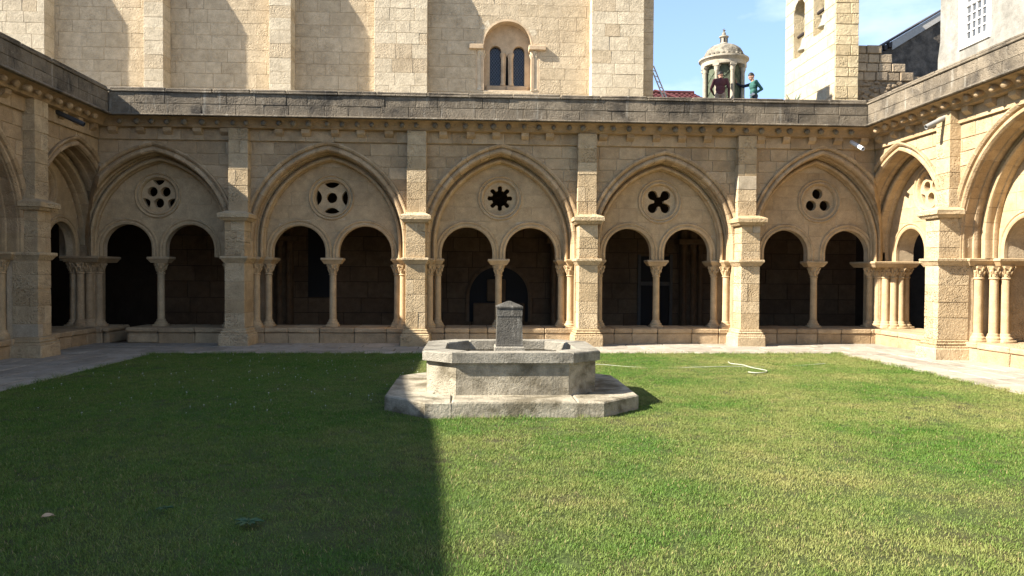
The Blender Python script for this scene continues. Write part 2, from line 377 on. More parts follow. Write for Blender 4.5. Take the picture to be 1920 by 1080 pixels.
def stones(parent, s0, s1, courses, cuts, front, back, mat, name='stone', wr=(0.4, 0.75), gap=0.011, proud=0.005, b=0.007, mats=None, top=None, inside=None):
    """coursed blocks on a wall face (outline in x-z, face at y=front), cut to fit the openings in cuts [(centre, hw(z))]"""
    z = courses[0]; made = 0
    for ch in courses[1]:
        z0, z1 = z + gap/2, z + ch - gap/2; z += ch
        br = [s0]; 
        while br[-1] < s1: br.append(br[-1] + random.uniform(*wr))
        if len(br) > 2 and s1 - br[-2] < wr[0]*.5: br.pop(-2)
        br[-1] = s1
        NS = 7; zz = [z0 + (z1-z0)*i/(NS-1) for i in range(NS)]
        for x0, x1 in zip(br[:-1], br[1:]):
            ps = [([x0+gap/2]*NS, [x1-gap/2]*NS)]
            if inside:
                hi_ = [inside[1](q) for q in zz]
                ps = [([max(x0+gap/2, inside[0]-(h if h is not None else -9)) for h in hi_], [min(x1-gap/2, inside[0]+(h if h is not None else -9)) for h in hi_])]
            for c, hw in cuts:
                hs = [hw(q) for q in zz]
                if all(h is None for h in hs): continue
                hs = [0.0 if h is None else h for h in hs]; nx = []
                for Lf, Rt in ps:
                    nx.append((Lf, [min(r, c-h-gap*.4) for r, h in zip(Rt, hs)]))
                    nx.append(([max(l, c+h+gap*.4) for l, h in zip(Lf, hs)], Rt))
                ps = nx
            for Lf, Rt in ps:
                ok = [i for i in range(NS) if Rt[i]-Lf[i] > 0.02]
                if len(ok) < 3: continue
                pl = [(Lf[i], zz[i]) for i in ok if i in (ok[0], ok[-1]) or abs(Lf[i]-Lf[ok[0]]) > 1e-6 or abs(Lf[i]-Lf[ok[-1]]) > 1e-6]
                pr = [(Rt[i], zz[i]) for i in ok if i in (ok[0], ok[-1]) or abs(Rt[i]-Rt[ok[0]]) > 1e-6 or abs(Rt[i]-Rt[ok[-1]]) > 1e-6]
                w = max(Rt[i]-Lf[i] for i in ok)
                if w*(z1-z0) < 0.006: continue
                if top and not top(sum(p[0] for p in pl+pr)/len(pl+pr), z1): continue
                mb = MB(); poly = pl + pr[::-1]
                poly = [(x+random.uniform(-.002, .002), q+random.uniform(-.002, .002)) for x, q in poly]
                mb.slab(poly, front - random.uniform(0, proud), back, b, 0.006)
                mm = mat if not mats else random.choice(mats)
                mb.build(name, mm, parent); made += 1
    return made

def courses(z0, z1, lo, hi):
    hs = []
    while sum(hs) < z1 - z0 - 1e-6: hs.append(random.uniform(lo, hi))
    k = (z1-z0)/sum(hs); return (z0, [h*k for h in hs])

# ------------------------------------------------------------------ column pieces (shared meshes)
def flute(r, z, a): return r*(1 + 0.06*math.cos(8*a)) if z > 0.05 else r
def m_shaft(r, h, mat):
    mb = MB(); mb.lathe([(r*1.02, 0), (r*1.0, h*.3), (r*.965, h)], 16); return mb.mesh('shaft', mat, 40)
def m_base(r, mat, h=0.16, plinth=True):
    mb = MB(); pr = [(r*1.72, .045), (r*1.75, .06), (r*1.72, .08), (r*1.45, .095), (r*1.28, .115), (r*1.3, .128), (r*1.22, .145), (r*1.03, .16)]
    mb.lathe([(q, z*h/.16) for q, z in pr], 18)
    if plinth: mb.box(-r*1.8, r*1.8, -r*1.8, r*1.8, -.02, .047*h/.16, .012)
    return mb.mesh('base', mat, 45)
def m_capital(r, mat, h=0.25):
    mb = MB()
    mb.lathe([(r*.98, 0), (r*1.18, .008), (r*1.22, .018), (r*1.16, .03), (r*1.02, .036)], 18)
    mb.lathe([(r*1.02, .03), (r*1.08, h*.3), (r*1.22, h*.55), (r*1.45, h*.82), (r*1.8, h*.97), (r*1.85, h)], 24, fn=flute)
    for k in range(8):                                            # leaves with curled tips
        a = 2*math.pi*(k+.5)/8; ca, sa = math.cos(a), math.sin(a)
        mb.tube([(ca*q, sa*q, z) for q, z in ((r*1.02, h*.22), (r*1.2, h*.45), (r*1.48, h*.62), (r*1.56, h*.56))], [r*.2, r*.3, r*.26, r*.12], 6)
        a = 2*math.pi*k/8; ca, sa = math.cos(a), math.sin(a); e = 1.0 if k % 2 == 0 else 1.12
        mb.tube([(ca*q*e, sa*q*e, z) for q, z in ((r*1.15, h*.5), (r*1.5, h*.78), (r*1.8, h*.9), (r*1.8, h*.80))], [r*.18, r*.24, r*.24, r*.12], 6)
    return mb.mesh('capital', mat, 50)
_cm = {}
def column(root, s, d, zb, zt, r, mat='ochre_smooth', name='column', plinth=True):
    """base, shaft and carved capital between sill and abacus"""
    e = empty(name, (s, d, zb), 0, root); hb, hc = 0.17, 0.26; hs = zt - zb - hb - hc
    key = (r, round(hs, 3), mat, plinth)
    if key not in _cm: _cm[key] = (m_base(r, mat, hb, plinth), m_shaft(r, hs + .02, mat), m_capital(r, mat, hc))
    b, sh, ca = _cm[key]
    inst('base', b, e); inst('shaft', sh, e, (0, 0, hb-.01)); inst('capital', ca, e, (0, 0, hb+hs), random.choice((0, math.pi/4)))
    return e
def abacus(mb, x0, x1, y0, y1, z0=1.81, z1=1.95):
    m = (z0+z1)/2 + .01
    mb.box(x0, x1, y0, y1, m, z1, .012, .003)
    xi, yi = .035, .035
    vs = [(x0+xi*2, y0+yi*2, z0), (x1-xi*2, y0+yi*2, z0), (x1-xi*2, y1-yi*2, z0), (x0+xi*2, y1-yi*2, z0),
          (x0+xi*.5, y0+yi*.5, m), (x1-xi*.5, y0+yi*.5, m), (x1-xi*.5, y1-yi*.5, m), (x0+xi*.5, y1-yi*.5, m)]
    mb.raw(vs, [(0, 1, 2, 3), (4, 5, 6, 7), (0, 1, 5, 4), (1, 2, 6, 5), (2, 3, 7, 6), (3, 0, 4, 7)])

# ------------------------------------------------------------------ tracery of the round windows
def circ(cx, cz, r, n=18, a0=0.0): return [(cx + r*math.cos(a0+2*math.pi*k/n), cz + r*math.sin(a0+2*math.pi*k/n)) for k in range(n)]
def foil(cx, cz, rc, lobes, ro, rl, a0=0.0, n=96):
    pts = []
    for k in range(n):
        a = 2*math.pi*k/n + a0; best = rc
        for j in range(lobes):
            la = a0 + 2*math.pi*j/lobes; lx, lz = ro*math.cos(la), ro*math.sin(la)
            bq = lx*math.cos(a) + lz*math.sin(a); disc = rl*rl - (ro*ro - bq*bq)
            if bq > 0 and disc > 0: best = max(best, bq + math.sqrt(disc))
        pts.append((cx + best*math.cos(a), cz + best*math.sin(a)))
    return pts
def lens(cx, cz, ang, R0, rin, half):
    """slice between the rim circle and an inward curve"""
    o = [(R0*math.cos(ang+half*(2*i/10-1)), R0*math.sin(ang+half*(2*i/10-1))) for i in range(11)]
    p0, p1 = o[-1], o[0]; mx_, mz_ = rin*math.cos(ang), rin*math.sin(ang); q = []
    for i in range(1, 10):
        t = i/10; w = (1-t)**2, 2*t*(1-t), t*t
        cxq, czq = 2*mx_ - (p0[0]+p1[0])/2, 2*mz_ - (p0[1]+p1[1])/2
        q.append((w[0]*p0[0]+w[1]*cxq+w[2]*p1[0], w[0]*p0[1]+w[1]*czq+w[2]*p1[1]))
    return [(cx+x, cz+z) for x, z in o+q]
def tracery(kind, cx, cz):
    if kind == 'hex':
        h = [circ(cx+x, cz+z, .098, 12, .26) for x, z in ((-.125, .075), (.125, .075), (0, -.145))]
        return h + [lens(cx, cz, a, .315, .205, .36) for a in (math.pi/2, math.pi*7/6, math.pi*11/6)]
    if kind == 'cross': return [circ(cx, cz, .105)] + [lens(cx, cz, a, .315, .195, .50) for a in (0, math.pi/2, math.pi, math.pi*1.5)]
    if kind == 'octo': return [foil(cx, cz, .160, 8, .20, .050, 0.0)]
    if kind == 'quatre': return [foil(cx, cz, .10, 4, .185, .098, math.pi/4)]
    return [circ(cx+x, cz+z, .108, 18) for x, z in ((-.005, .155), (-.135, -.085), (.15, -.085))]

# ------------------------------------------------------------------ one side of the cloister
ZA = 1.95                 # top of the abacus band
SILL = 0.36
OUT_PROF = [(-.004, .045), (-.006, .015), (0.02, -.018), (0.06, -.022), (0.085, -.005), (0.10, .022), (0.115, .022), (0.128, -.03), (0.17, -.062), (0.197, -.058), (0.195, .03), (0.195, .31), (0.0, .31), (-.022, .27), (-.03, .235), (-.02, .20), (0.0, .19), (0.0, .10), (-.014, .08), (-.012, .05)]
IN_PROF = [(-.15, .37), (-.158, .335), (-.145, .30), (-.115, .285), (-.085, .30), (-.072, .335), (-.065, .38), (-.045, .38), (-.03, .33), (0.0, .318), (0.2, .318), (0.2, .51), (-.15, .51), (-.165, .48), (-.172, .45), (-.165, .42), (-.15, .41)]

def pier(root, s, w, pl, ps, mat, zfr=4.76, dark='lichen', rough=None):
    """buttress: plinth, moulded base, shaft of blocks, band, blocks, weathered slab, thinner strip above"""
    e = empty('buttress', (s, 0, 0), 0, root); h = w/2
    co = MB(); co.box(-h+.012, h-.012, -pl+.012, .3, 0, 2.8); co.box(-h+.014, h-.014, -ps+.012, .3, 2.8, zfr); co.build('core', 'mortar', e)
    mb = MB(); mb.box(-h-.115, h+.115, -pl-.115, .18, -.02, .235, .018, .004); mb.build('plinth', mat, e)
    mb = MB(); z = [.235, .265, .285, .315, .335, .375, .39]; o = [.10, .10, .06, .075, .04, .045, .008]
    vs = []
    for zi, oi in zip(z, o): vs += [(-h-oi, -pl-oi, zi), (h+oi, -pl-oi, zi), (h+oi, .18, zi), (-h-oi, .18, zi)]
    fs = [(i*4+k, i*4+(k+1) % 4, i*4+4+(k+1) % 4, i*4+4+k) for i in range(6) for k in range(4)] + [(0, 1, 2, 3), (24, 25, 26, 27)]
    mb.raw(vs, fs); mb.build('base_moulding', mat, e)
    def stack(z0, z1, p, lo, hi, split=.45):
        z, hs = courses(z0, z1, lo, hi)
        for hh in hs:
            za, zb = z+.003, z+hh-.003; z += hh; x = random.uniform(-.08, .08)
            segs = [(-h, x-.003), (x+.003, h)] if random.random() < split else [(-h, h)]
            for x0, x1 in segs:
                mb = MB(); q = random.uniform(0, .006); ex = random.uniform(0, .004)
                mb.box(x0-(ex if x0 == -h else 0), x1+(ex if x1 == h else 0), -p-q, .2, za, zb, .006, .003)
                mb.build('ashlar', mat if random.random() > .02 else 'patch_grey', e)
    stack(.39, 1.81, pl, .27, .47, .35)
    mb = MB(); abacus(mb, -h-.085, h+.085, -pl-.085, .25); mb.build('band', mat, e)
    stack(ZA, 2.73, pl, .20, .34)
    mb = MB(); y0 = -pl
    pts = [(.06, 2.72), (.10, 2.775), (.125, 2.785), (.125, 2.865), (.09, 2.885), (-.02, 2.935)]
    vs = []
    for o_, zi in pts: vs += [(-h-o_, y0-o_, zi), (h+o_, y0-o_, zi), (h+o_, .02, zi), (-h-o_, .02, zi)]
    fs = [(i*4+k, i*4+(k+1) % 4, i*4+4+(k+1) % 4, i*4+4+k) for i in range(5) for k in range(4)] + [(0, 1, 2, 3), (20, 21, 22, 23)]
    mb.raw([(x+random.uniform(-.006, .006), y, zq+random.uniform(-.004, .004)) for x, y, zq in vs], fs); mb.build('weathering_slab', mat, e)
    stack(2.915, zfr, ps, .26, .42, .25)
    return e

def arcade(root, bays, piers, s_lo, s_hi, corner_lo, corner_hi, mats, pl, ps, detail_lo=None, detail_hi=None, sill_gap=None, dep=1.0, par_lo=None, dark_balls=False, tt=.20):
    """bays: dicts with c, a, kind, twin centre; piers: centres. Local frame: x along, y into the wall, z up."""
    st, sm, par = mats
    sc_ = lambda prof: [(r, d if d <= 0 else d*dep) for r, d in prof]
    OP, IP = sc_(OUT_PROF), sc_(IN_PROF); D = dep; K = 1.12   # K: size of the round windows
    clip = []
    if corner_hi is not None: clip.append(((corner_hi, 0, 0), (1, -1, 0)))
    if corner_lo is not None: clip.append(((corner_lo, 0, 0), (-1, -1, 0)))
    lo = s_lo if corner_lo is None else corner_lo; hi = s_hi if corner_hi is None else corner_hi
    # backing walls and stones
    cuts = []; wall = empty('spandrel_wall', (0, 0, 0), 0, root)
    bounds = [lo - (1.2 if corner_lo is not None else 0)]
    cs = sorted(bays, key=lambda b: b['c'])
    for b0, b1 in zip(cs[:-1], cs[1:]): bounds.append((b0['c']+b0['a']+b1['c']-b1['a'])/2)
    bounds.append(hi + (1.2 if corner_hi is not None else 0))
    for i, b in enumerate(cs):
        ar = Arch(b['c'], b['a'], 2.30, b.get('apex', 4.30) - 2.30, ZA); b['arch'] = ar
        lo_i, hi_i = min(bounds[i], ar.c-ar.a-.22), max(bounds[i+1], ar.c+ar.a+.22)
        ol = ar.outline(.17, 18)
        loop = [(lo_i, ZA-.1), (lo_i, 4.76), (hi_i, 4.76), (hi_i, ZA-.1), (ol[-1][0], ZA-.1)] + ol[::-1] + [(ol[0][0], ZA-.1)]
        mb = MB(); mb.prism([loop], .014, .92*D); mb.build('backing', 'mortar', wall, clip=clip)
        cuts.append((ar.c, (lambda A: (lambda z: A.hw(z, .197)))(ar)))
    stones(wall, lo+.004, hi-.004, (2.95, [.26, .25, .24, .27, .25, .275]), cuts, -.002, .05, st, wr=(.34, .72))
    stones(wall, lo+.004, hi-.004, (ZA+.01, [.33, .33, .33]), cuts, -.002, .05, st, wr=(.34, .72))
    # frieze, corbels, cove and ball ornaments
    fr = empty('frieze', (0, 0, 0), 0, root)
    f0, f1 = lo+(.05 if corner_lo is not None else 0), hi-(.05 if corner_hi is not None else 0)
    mb = MB(); mb.box(f0, f1, -.042, .1, 4.51, 4.765); mb.build('backing', 'mortar', fr)
    stones(fr, f0, f1, (4.505, [.265]), [], -.055, .0, st, name='frieze_stone', wr=(.45, .8))
    x = f0 + .3
    while x < f1 - .2:
        if all(abs(x - p) > .32 for p in piers):
            mb = MB(); w = random.uniform(.08, .095)
            pr = [(-.02, 4.60), (-.08, 4.625), (-.13, 4.66), (-.16, 4.685), (-.165, 4.77), (-.02, 4.77)]
            vs = [(sx*w, y, z) for sx in (-1, 1) for y, z in pr]; n = len(pr)
            mb.raw(vs, [tuple(range(n)), tuple(range(2*n-1, n-1, -1))] + [(k, (k+1) % n, n+(k+1) % n, n+k) for k in range(n)])
            mb.build('corbel', st, fr, loc=(x + random.uniform(-.03, .03), 0, 0))
        x += .60
    g0, g1 = lo+(.42 if corner_lo is not None else 0), hi-(.42 if corner_hi is not None else 0)
    cv = empty('cornice', (0, 0, 0), 0, root)
    prof = [(.1, 4.76), (-.17, 4.762), (-.19, 4.775), (-.195, 4.80), (-.225, 4.845), (-.285, 4.895), (-.36, 4.925), (-.43, 4.935), (-.45, 4.94), (.1, 4.94)]
    def run(mb, prof, xa, xb, n=1):
        k = len(prof); vs = []
        for i in range(n+1):
            xx = xa + (xb-xa)*i/n
            for y, z in prof:
                # mitre at the courtyard corners
                xm = xx
                if i == 0 and corner_lo is not None: xm = corner_lo - y
                if i == n and corner_hi is not None: xm = corner_hi + y
                vs.append((xm, y, z))
        fs = [(i*k+j, i*k+(j+1) % k, (i+1)*k+(j+1) % k, (i+1)*k+j) for i in range(n) for j in range(k)]
        fs += [tuple(range(k)), tuple(n*k+j for j in range(k))]
        mb.raw(vs, fs)
    mb = MB(); run(mb, prof, lo, hi); mb.build('cove', st, cv, 40)
    mb = MB(); run(mb, [(-.52, 4.945), (-.535, 4.96), (-.52, 4.99), (-.1, 4.99), (-.1, 4.945)], lo, hi); mb.build('ledge', par, cv)
    bm_ = MB(); bm_.lathe([(.001, -.085), (.04, -.08), (.06, -.06), (.066, -.03), (.06, .03), (.05, .09)], 12); me_ball = bm_.mesh('ball_ornament', 'cornice_dark' if dark_balls else st, 50)
    x = g0 + .22
    while x < g1 - .1:
        o = inst('ball_ornament', me_ball, cv, (x + random.uniform(-.04, .04), -.31, 4.855)); o.rotation_euler = (R(-62+random.uniform(-8, 8)), 0, random.uniform(-.15, .15))
        k = random.uniform(.75, 1.1); o.scale = (k, k, random.uniform(.6, 1.05)); x += .335
    # parapet blocks
    pp = empty('parapet', (0, 0, 0), 0, root)
    q0 = lo + (.43 if corner_lo is not None else 0); q1 = hi - (.43 if corner_hi is not None else 0)
    dl, dh = (q0 if detail_lo is None else (par_lo or detail_lo)), (q1 if detail_hi is None else detail_hi)
    mb = MB(); mb.box(q0-.3*(corner_lo is not None), q1+.3*(corner_hi is not None), -.40, -.08, 4.99, 5.45); mb.build('core', par, pp)
    z = 4.992
    for hh in (.225, .235):
        x = dl
        while x < dh - .01:
            x1 = x + random.uniform(.42, .78)
            if dh - x1 < .3: x1 = dh
            m2 = MB(); q = random.uniform(0, .008)
            m2.box(x+.0025, x1-.0025, -.42-q, -.1, z+.002, z+hh-.002, .008, .004); m2.build('parapet_block', par, pp); x = x1
        z += hh
    x = dl
    while x < dh - .01:
        x1 = x + random.uniform(.7, 1.2)
        if dh - x1 < .4: x1 = dh
        m2 = MB(); j = random.uniform(-.008, .008)
        m2.box(x+.003, x1-.003, -.45+j, -.05, 5.452, 5.50+j*.5, .012, .003); m2.box(x+.01, x1-.01, -.425+j, -.06, 5.50, 5.555+j, .02, .005)
        m2.build('coping_stone', par, pp); x = x1
    # piers
    for p in piers: pier(root, p, .42, pl, ps, 'ochre_pier' if st == 'ochre' else st, dark=par)
    # jamb masses between openings
    inner = [(b['c']-b['a'], b['c']+b['a']) for b in cs]
    for (l0, r0), (l1, r1) in zip(inner[:-1], inner[1:]):
        mb = MB(); mb.box(r0+.05, l1-.05, .02, .90*D, 0, 1.86); mb.box(r0-.10, l1+.10, .66*D, .93*D, 0, 1.87); mb.build('jamb_core', st, root)
        mb = MB(); abacus(mb, r0-.33, l1+.33, .42*D, 1.02*D); abacus(mb, r0-.15, l1+.15, .10, .60*D); mb.build('abacus', sm, root)
    for i, b in enumerate(cs):
        for sd in (-1, 1):
            at_corner = (sd == 1 and i == len(cs)-1 and corner_hi is not None) or (sd == -1 and i == 0 and corner_lo is not None)
            if at_corner: continue
            e = b['c'] + sd*b['a']
            for ds, dd in (((.02, .26*D), (.19, .58*D)) if tt < .3 else ((.02, .38), (.14, .60), (.21, .78))): column(root, e - sd*ds, dd, SILL, 1.81, .078, sm)
    # arches, tympana, twin openings, middle columns
    for b in cs:
        ar = b['arch']; e = empty('arch', (0, 0, 0), 0, root)
        voussoirs(e, ar, OP, 11, st, clip=clip); voussoirs(e, ar, IP, 9, sm, clip=clip)
        for sd in (-1, 1):
            mb = MB(); sweep(mb, ar, OP, [-1, 0], sd); sweep(mb, ar, IP, [-1, 0], sd)
            me = mb.mesh('arch_foot', sm, 35, clip)
            if len(me.polygons) > 2: inst('arch_foot', me, e)
        ty = empty('tympanum', (0, 0, 0), 0, root)
        tc_, rr = b['twin'], b['r']
        off = b.get('off', rr + .145)
        zs2 = 2.69 - rr
        tw = [Round(tc_-off, rr, zs2, ZA), Round(tc_+off, rr, zs2, ZA)]
        ol = ar.outline(-.145, 16)
        loop = ol[:]
        for T in reversed(tw):
            loop += T.outline(0.0, 12)[::-1]
        oc = b['oc']
        mb = MB(); mb.prism([loop, circ(oc[0], oc[1], .352*K, 32)], .50*D, .50*D+tt)
        mb.build('panel', 'mortar', ty)
        def oh(z): return math.sqrt(max(0, (.455*K)**2-(z-oc[1])**2)) if abs(z-oc[1]) < .455*K else None
        stones(ty, ar.c-ar.a, ar.c+ar.a, (ZA+.005, [.27, .31, .29, .33, .30, .28, .31]), [(T.c, (lambda A: (lambda z: A.hw(z, .13)))(T)) for T in tw] + [(oc[0], oh)],
               .50*D-.006, .50*D+.02, sm, name='tympanum_block', wr=(.4, .8), gap=.004, proud=.004, b=.003, inside=(ar.c, lambda z: ar.hw(z, -.147)))
        mb = MB(); mb.prism([circ(oc[0], oc[1], .36*K, 32)] + [[(oc[0]+(x-oc[0])*K*1.04, oc[1]+(z-oc[1])*K*1.04) for x, z in lp] for lp in tracery(b['kind'], *oc)], .50*D+.06, .50*D+.20); mb.build('tracery', sm, ty)
        mb = MB()
        pr = [(.345*K, .57), (.352*K, .50), (.37*K, .475), (.39*K, .472), (.402*K, .485), (.41*K, .502), (.42*K, .502), (.43*K, .468), (.447*K, .456), (.462*K, .47), (.466*K, .515)]
        n = 40; vs = [(oc[0]+r*math.cos(2*math.pi*k/n), d+.5*(D-1), oc[1]+r*math.sin(2*math.pi*k/n)) for r, d in pr for k in range(n)]
        mb.raw(vs, [(i*n+k, i*n+(k+1) % n, (i+1)*n+(k+1) % n, (i+1)*n+k) for i in range(len(pr)-1) for k in range(n)]); mb.build('oculus_ring', sm, ty, 40)
        P2 = [(-.004, .54), (-.004, .478), (.02, .462), (.05, .46), (.066, .478), (.082, .478), (.098, .458), (.122, .455), (.138, .472), (.142, .51)]
        for T in tw:
            # stop the mouldings where the two rings meet
            mb = MB()
            for sd in (-1, 1): sweep(mb, T, [(r, d+.5*(D-1)) for r, d in P2], [-1] + [k/10 for k in range(11)], sd)
            inner_side = 1 if T is tw[0] else -1
            cl = [((tc_, 0, 0), (inner_side, 0, 0))]
            inst('archivolt', mb.mesh('archivolt', sm, 40, cl), ty)
        column(root, tc_, .50*D+tt*.5, SILL, 1.81, .080, sm, 'middle_column')
        mb = MB(); abacus(mb, tc_-.255, tc_+.255, .50*D-.08, .50*D+tt+.10); mb.build('abacus', sm, root)
    # low wall that carries the columns
    sw = empty('sill_wall', (0, 0, 0), 0, root)
    x = lo - (.6 if corner_lo is not None else 0); xe = hi + (.6 if corner_hi is not None else 0)
    if detail_lo is not None: x = max(x, detail_lo)
    if detail_hi is not None: xe = min(xe, detail_hi)
    while x < xe - .01:
        x1 = x + random.uniform(.38, .85)
        if xe - x1 < .25: x1 = xe
        if sill_gap and x < sill_gap[0] < x1: x1 = sill_gap[0]
        if sill_gap and abs(x - sill_gap[0]) < 1e-6: x = sill_gap[1]; continue
        mb = MB(); q = random.uniform(0, .02); near_gap = sill_gap and (abs(x1-sill_gap[0]) < 1e-6 or abs(x-sill_gap[1]) < 1e-6)
        mb.box(x+.004, x1-.004, .16-q, 1.05*D, -.02, .245, .06 if near_gap else .014, .006)
        mb.build('sill_stone', st, sw)
        mb = MB(); mb.box(x+.004, x1-.004, .13-q*.5, 1.06*D, .25, SILL, .035 if near_gap else .018, .005); mb.build('sill_cap', st, sw)
        x = x1

def C(**k): return k
front = empty('cloister_arcade', (0, 16.72, 0))
tag(front, 'ochre stone arcade of five pointed arches facing the viewer across the lawn', 'arcade', 'cloister arcades')
arcade(front, [
    C(c=-7.08, a=1.63, kind='hex', twin=-7.19, r=.55, off=.70, oc=(-7.21, 3.35), apex=4.26),
    C(c=-3.27, a=1.67, kind='cross', twin=-3.28, r=.61, oc=(-3.30, 3.34), apex=4.33),
    C(c=0.60, a=1.64, kind='octo', twin=0.57, r=.595, off=.742, oc=(0.59, 3.37), apex=4.33),
    C(c=4.33, a=1.57, kind='quatre', twin=4.32, r=.55, off=.70, oc=(4.36, 3.33), apex=4.22),
    C(c=8.03, a=1.58, kind='tri', twin=8.15, r=.535, off=.745, oc=(8.20, 3.38), apex=4.40)],
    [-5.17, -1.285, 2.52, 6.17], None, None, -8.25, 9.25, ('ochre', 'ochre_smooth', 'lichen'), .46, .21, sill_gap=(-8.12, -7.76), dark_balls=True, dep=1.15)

right = empty('cloister_arcade', (9.25, 0, 0), -math.pi/2)
tag(right, 'brightly sunlit stone arcade along the right side of the courtyard', 'arcade', 'cloister arcades')
arcade(right, [
    C(c=-15.75, a=1.62, kind='hex', twin=-15.68, r=.55, off=.70, oc=(-15.75, 3.50), apex=4.33),
    C(c=-12.05, a=1.64, kind='cross', twin=-12.05, r=.59, oc=(-12.05, 3.35), apex=4.38),
    C(c=-8.2, a=1.64, kind='octo', twin=-8.2, r=.59, oc=(-8.2, 3.35), apex=4.33)],
    [-13.9, -10.15, -6.3], None, -4.0, -16.72, None, ('ochre', 'ochre_smooth', 'lichen'), .40, .22, detail_hi=-6.0, dep=1.35, tt=.40)
left = empty('cloister_arcade', (-8.25, 0, 0), math.pi/2)
tag(left, 'shaded brown stone arcade along the left side of the courtyard', 'arcade', 'cloister arcades')
arcade(left, [
    C(c=15.88, a=1.58, kind='tri', twin=15.88, r=.55, off=.70, oc=(15.88, 3.35), apex=4.22),
    C(c=12.33, a=1.64, kind='cross', twin=12.33, r=.59, oc=(12.33, 3.35), apex=4.30),
    C(c=8.5, a=1.64, kind='octo', twin=8.5, r=.59, oc=(8.5, 3.35), apex=4.30)],
    [14.2, 10.4, 6.6], 4.0, None, None, 16.72, ('ochre', 'ochre_smooth', 'lichen'), .26, .22, detail_lo=6.0, dep=1.45, par_lo=10.0)

# clustered shafts in the two far corners
def cluster(pts, core, sl, label, mat):
    e = empty('corner_pier', (core[0], core[1], 0)); tag(e, label, 'corner pier', 'corner piers')
    x, y = core[:2]
    mb = MB(); mb.box(-core[2], core[2], -core[2], core[2], SILL-.05, 2.2, .03); mb.build('core', mat, e)
    for px, py in pts: column(e, px-x, py-y, SILL, 1.81, .085, mat, 'shaft_column')
    mb = MB(); x0, x1 = min(p[0] for p in pts)-.2-x, max(p[0] for p in pts)+.2-x; y0 = min(p[1] for p in pts)-.2-y
    abacus(mb, x0, x1, y0, .5); mb.build('abacus', mat, e)
    # springers of the two arches growing out of the pier
    return e
cluster([(9.58, 17.46), (9.68, 17.31), (9.82, 17.20), (9.98, 17.13), (10.14, 17.11), (10.30, 17.18)], (10.02, 17.58, .36), 1, 'cluster of pale shafts on the low wall in the far right corner', 'ochre_smooth')
cluster([(-8.56, 17.36), (-8.70, 17.22), (-8.86, 17.13), (-9.02, 17.17)], (-8.86, 17.50, .26), -1, 'cluster of worn brown shafts on the low wall in the far left corner', 'ochre')
# ------------------------------------------------------------------ galleries behind the arcades
CY = 21.8                                       # face of the church wall
BACK_L, BACK_R = -12.9, 13.45
def slabbox(name, x0, x1, y0, y1, z0, z1, mat): 
    mb = MB(); mb.box(x0, x1, y0, y1, z0, z1); return tag(mb.build(name, mat), kind='structure')
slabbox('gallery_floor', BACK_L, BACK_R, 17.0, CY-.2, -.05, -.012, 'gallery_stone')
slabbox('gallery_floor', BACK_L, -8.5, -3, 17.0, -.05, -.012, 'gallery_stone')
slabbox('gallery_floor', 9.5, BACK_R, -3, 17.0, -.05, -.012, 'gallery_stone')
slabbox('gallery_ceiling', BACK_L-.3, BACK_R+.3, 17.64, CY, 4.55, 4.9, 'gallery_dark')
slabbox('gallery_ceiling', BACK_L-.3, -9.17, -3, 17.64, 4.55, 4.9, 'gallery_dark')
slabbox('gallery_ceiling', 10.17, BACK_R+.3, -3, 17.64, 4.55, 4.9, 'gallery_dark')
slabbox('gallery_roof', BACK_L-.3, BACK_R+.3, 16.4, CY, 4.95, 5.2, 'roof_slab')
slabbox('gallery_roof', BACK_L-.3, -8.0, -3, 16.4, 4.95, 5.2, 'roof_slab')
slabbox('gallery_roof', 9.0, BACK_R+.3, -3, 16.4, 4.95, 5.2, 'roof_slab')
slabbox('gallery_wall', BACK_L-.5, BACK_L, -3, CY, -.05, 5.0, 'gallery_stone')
# rest of the left range nearer the viewer: plain wall, its unseen parapet ramped up to set the lawn's shadow edge
mb = MB(); tops = [(-3.0, 6.55), (2.1, 6.19), (3.9, 6.10), (5.9, 5.97), (8.0, 5.75), (9.98, 5.57)]
mb.raw([(x, y, z) for y, zt in tops for x, z in ((-7.83, 4.992), (-7.83, zt), (-8.2, zt), (-8.2, 4.992))],
       [(i*4+k, i*4+(k+1) % 4, i*4+4+(k+1) % 4, i*4+4+k) for i in range(len(tops)-1) for k in range(4)] + [(0, 1, 2, 3), tuple(len(tops)*4-4+k for k in range(4))])
mb.box(-8.6, -8.26, -3, 4.0, 0, 4.94)
w_ = mb.build('shadow_parapet', 'lichen'); tag(w_, 'unseen plain parapet stretch on the left, raised to set the lawn shadow edge', 'wall')
# ------------------------------------------------------------------ church
church = empty('church', (0, CY, 0)); tag(church, 'tall pale ashlar church wall with buttresses and a twin window above the parapet', 'church')
cw = empty('wall', (0, 0, 0), 0, church)
WC = 0.945                                       # centre of the window
niche = Round(WC, .70, 8.31, 6.98)
X0, X1, ZT = -15.0, 5.27, 12.6
ol = niche.outline(0, 14)
mb = MB(); mb.prism([[(X0, 5.0), (X0, ZT), (X1, ZT), (X1, 5.0)], ol], .016, .9); mb.build('backing', 'church_mortar', cw)
def nh(z):
    if z < 6.98: return None
    if z < 8.16: return .93                       # shafts stand beside the opening
    return niche.hw(z, .012)
butts = [(-13.6, -11.95, .50), (-9.25, -8.72, .52), (-5.80, -5.20, .52), (-2.88, -1.38, .40), (3.36, 4.88, .42)]
btcuts = [((a+b)/2, (lambda w: (lambda z: w))((b-a)/2 + .0)) for a, b, p in butts]
stones(cw, X0+2.4, X1, (6.55, [.37, .40, .33, .36, .41, .35, .38, .34, .37, .36]), [(WC, nh)] + btcuts, -.004, .05, 'church_stone', wr=(.42, .85), gap=.005, proud=.005, b=.004)
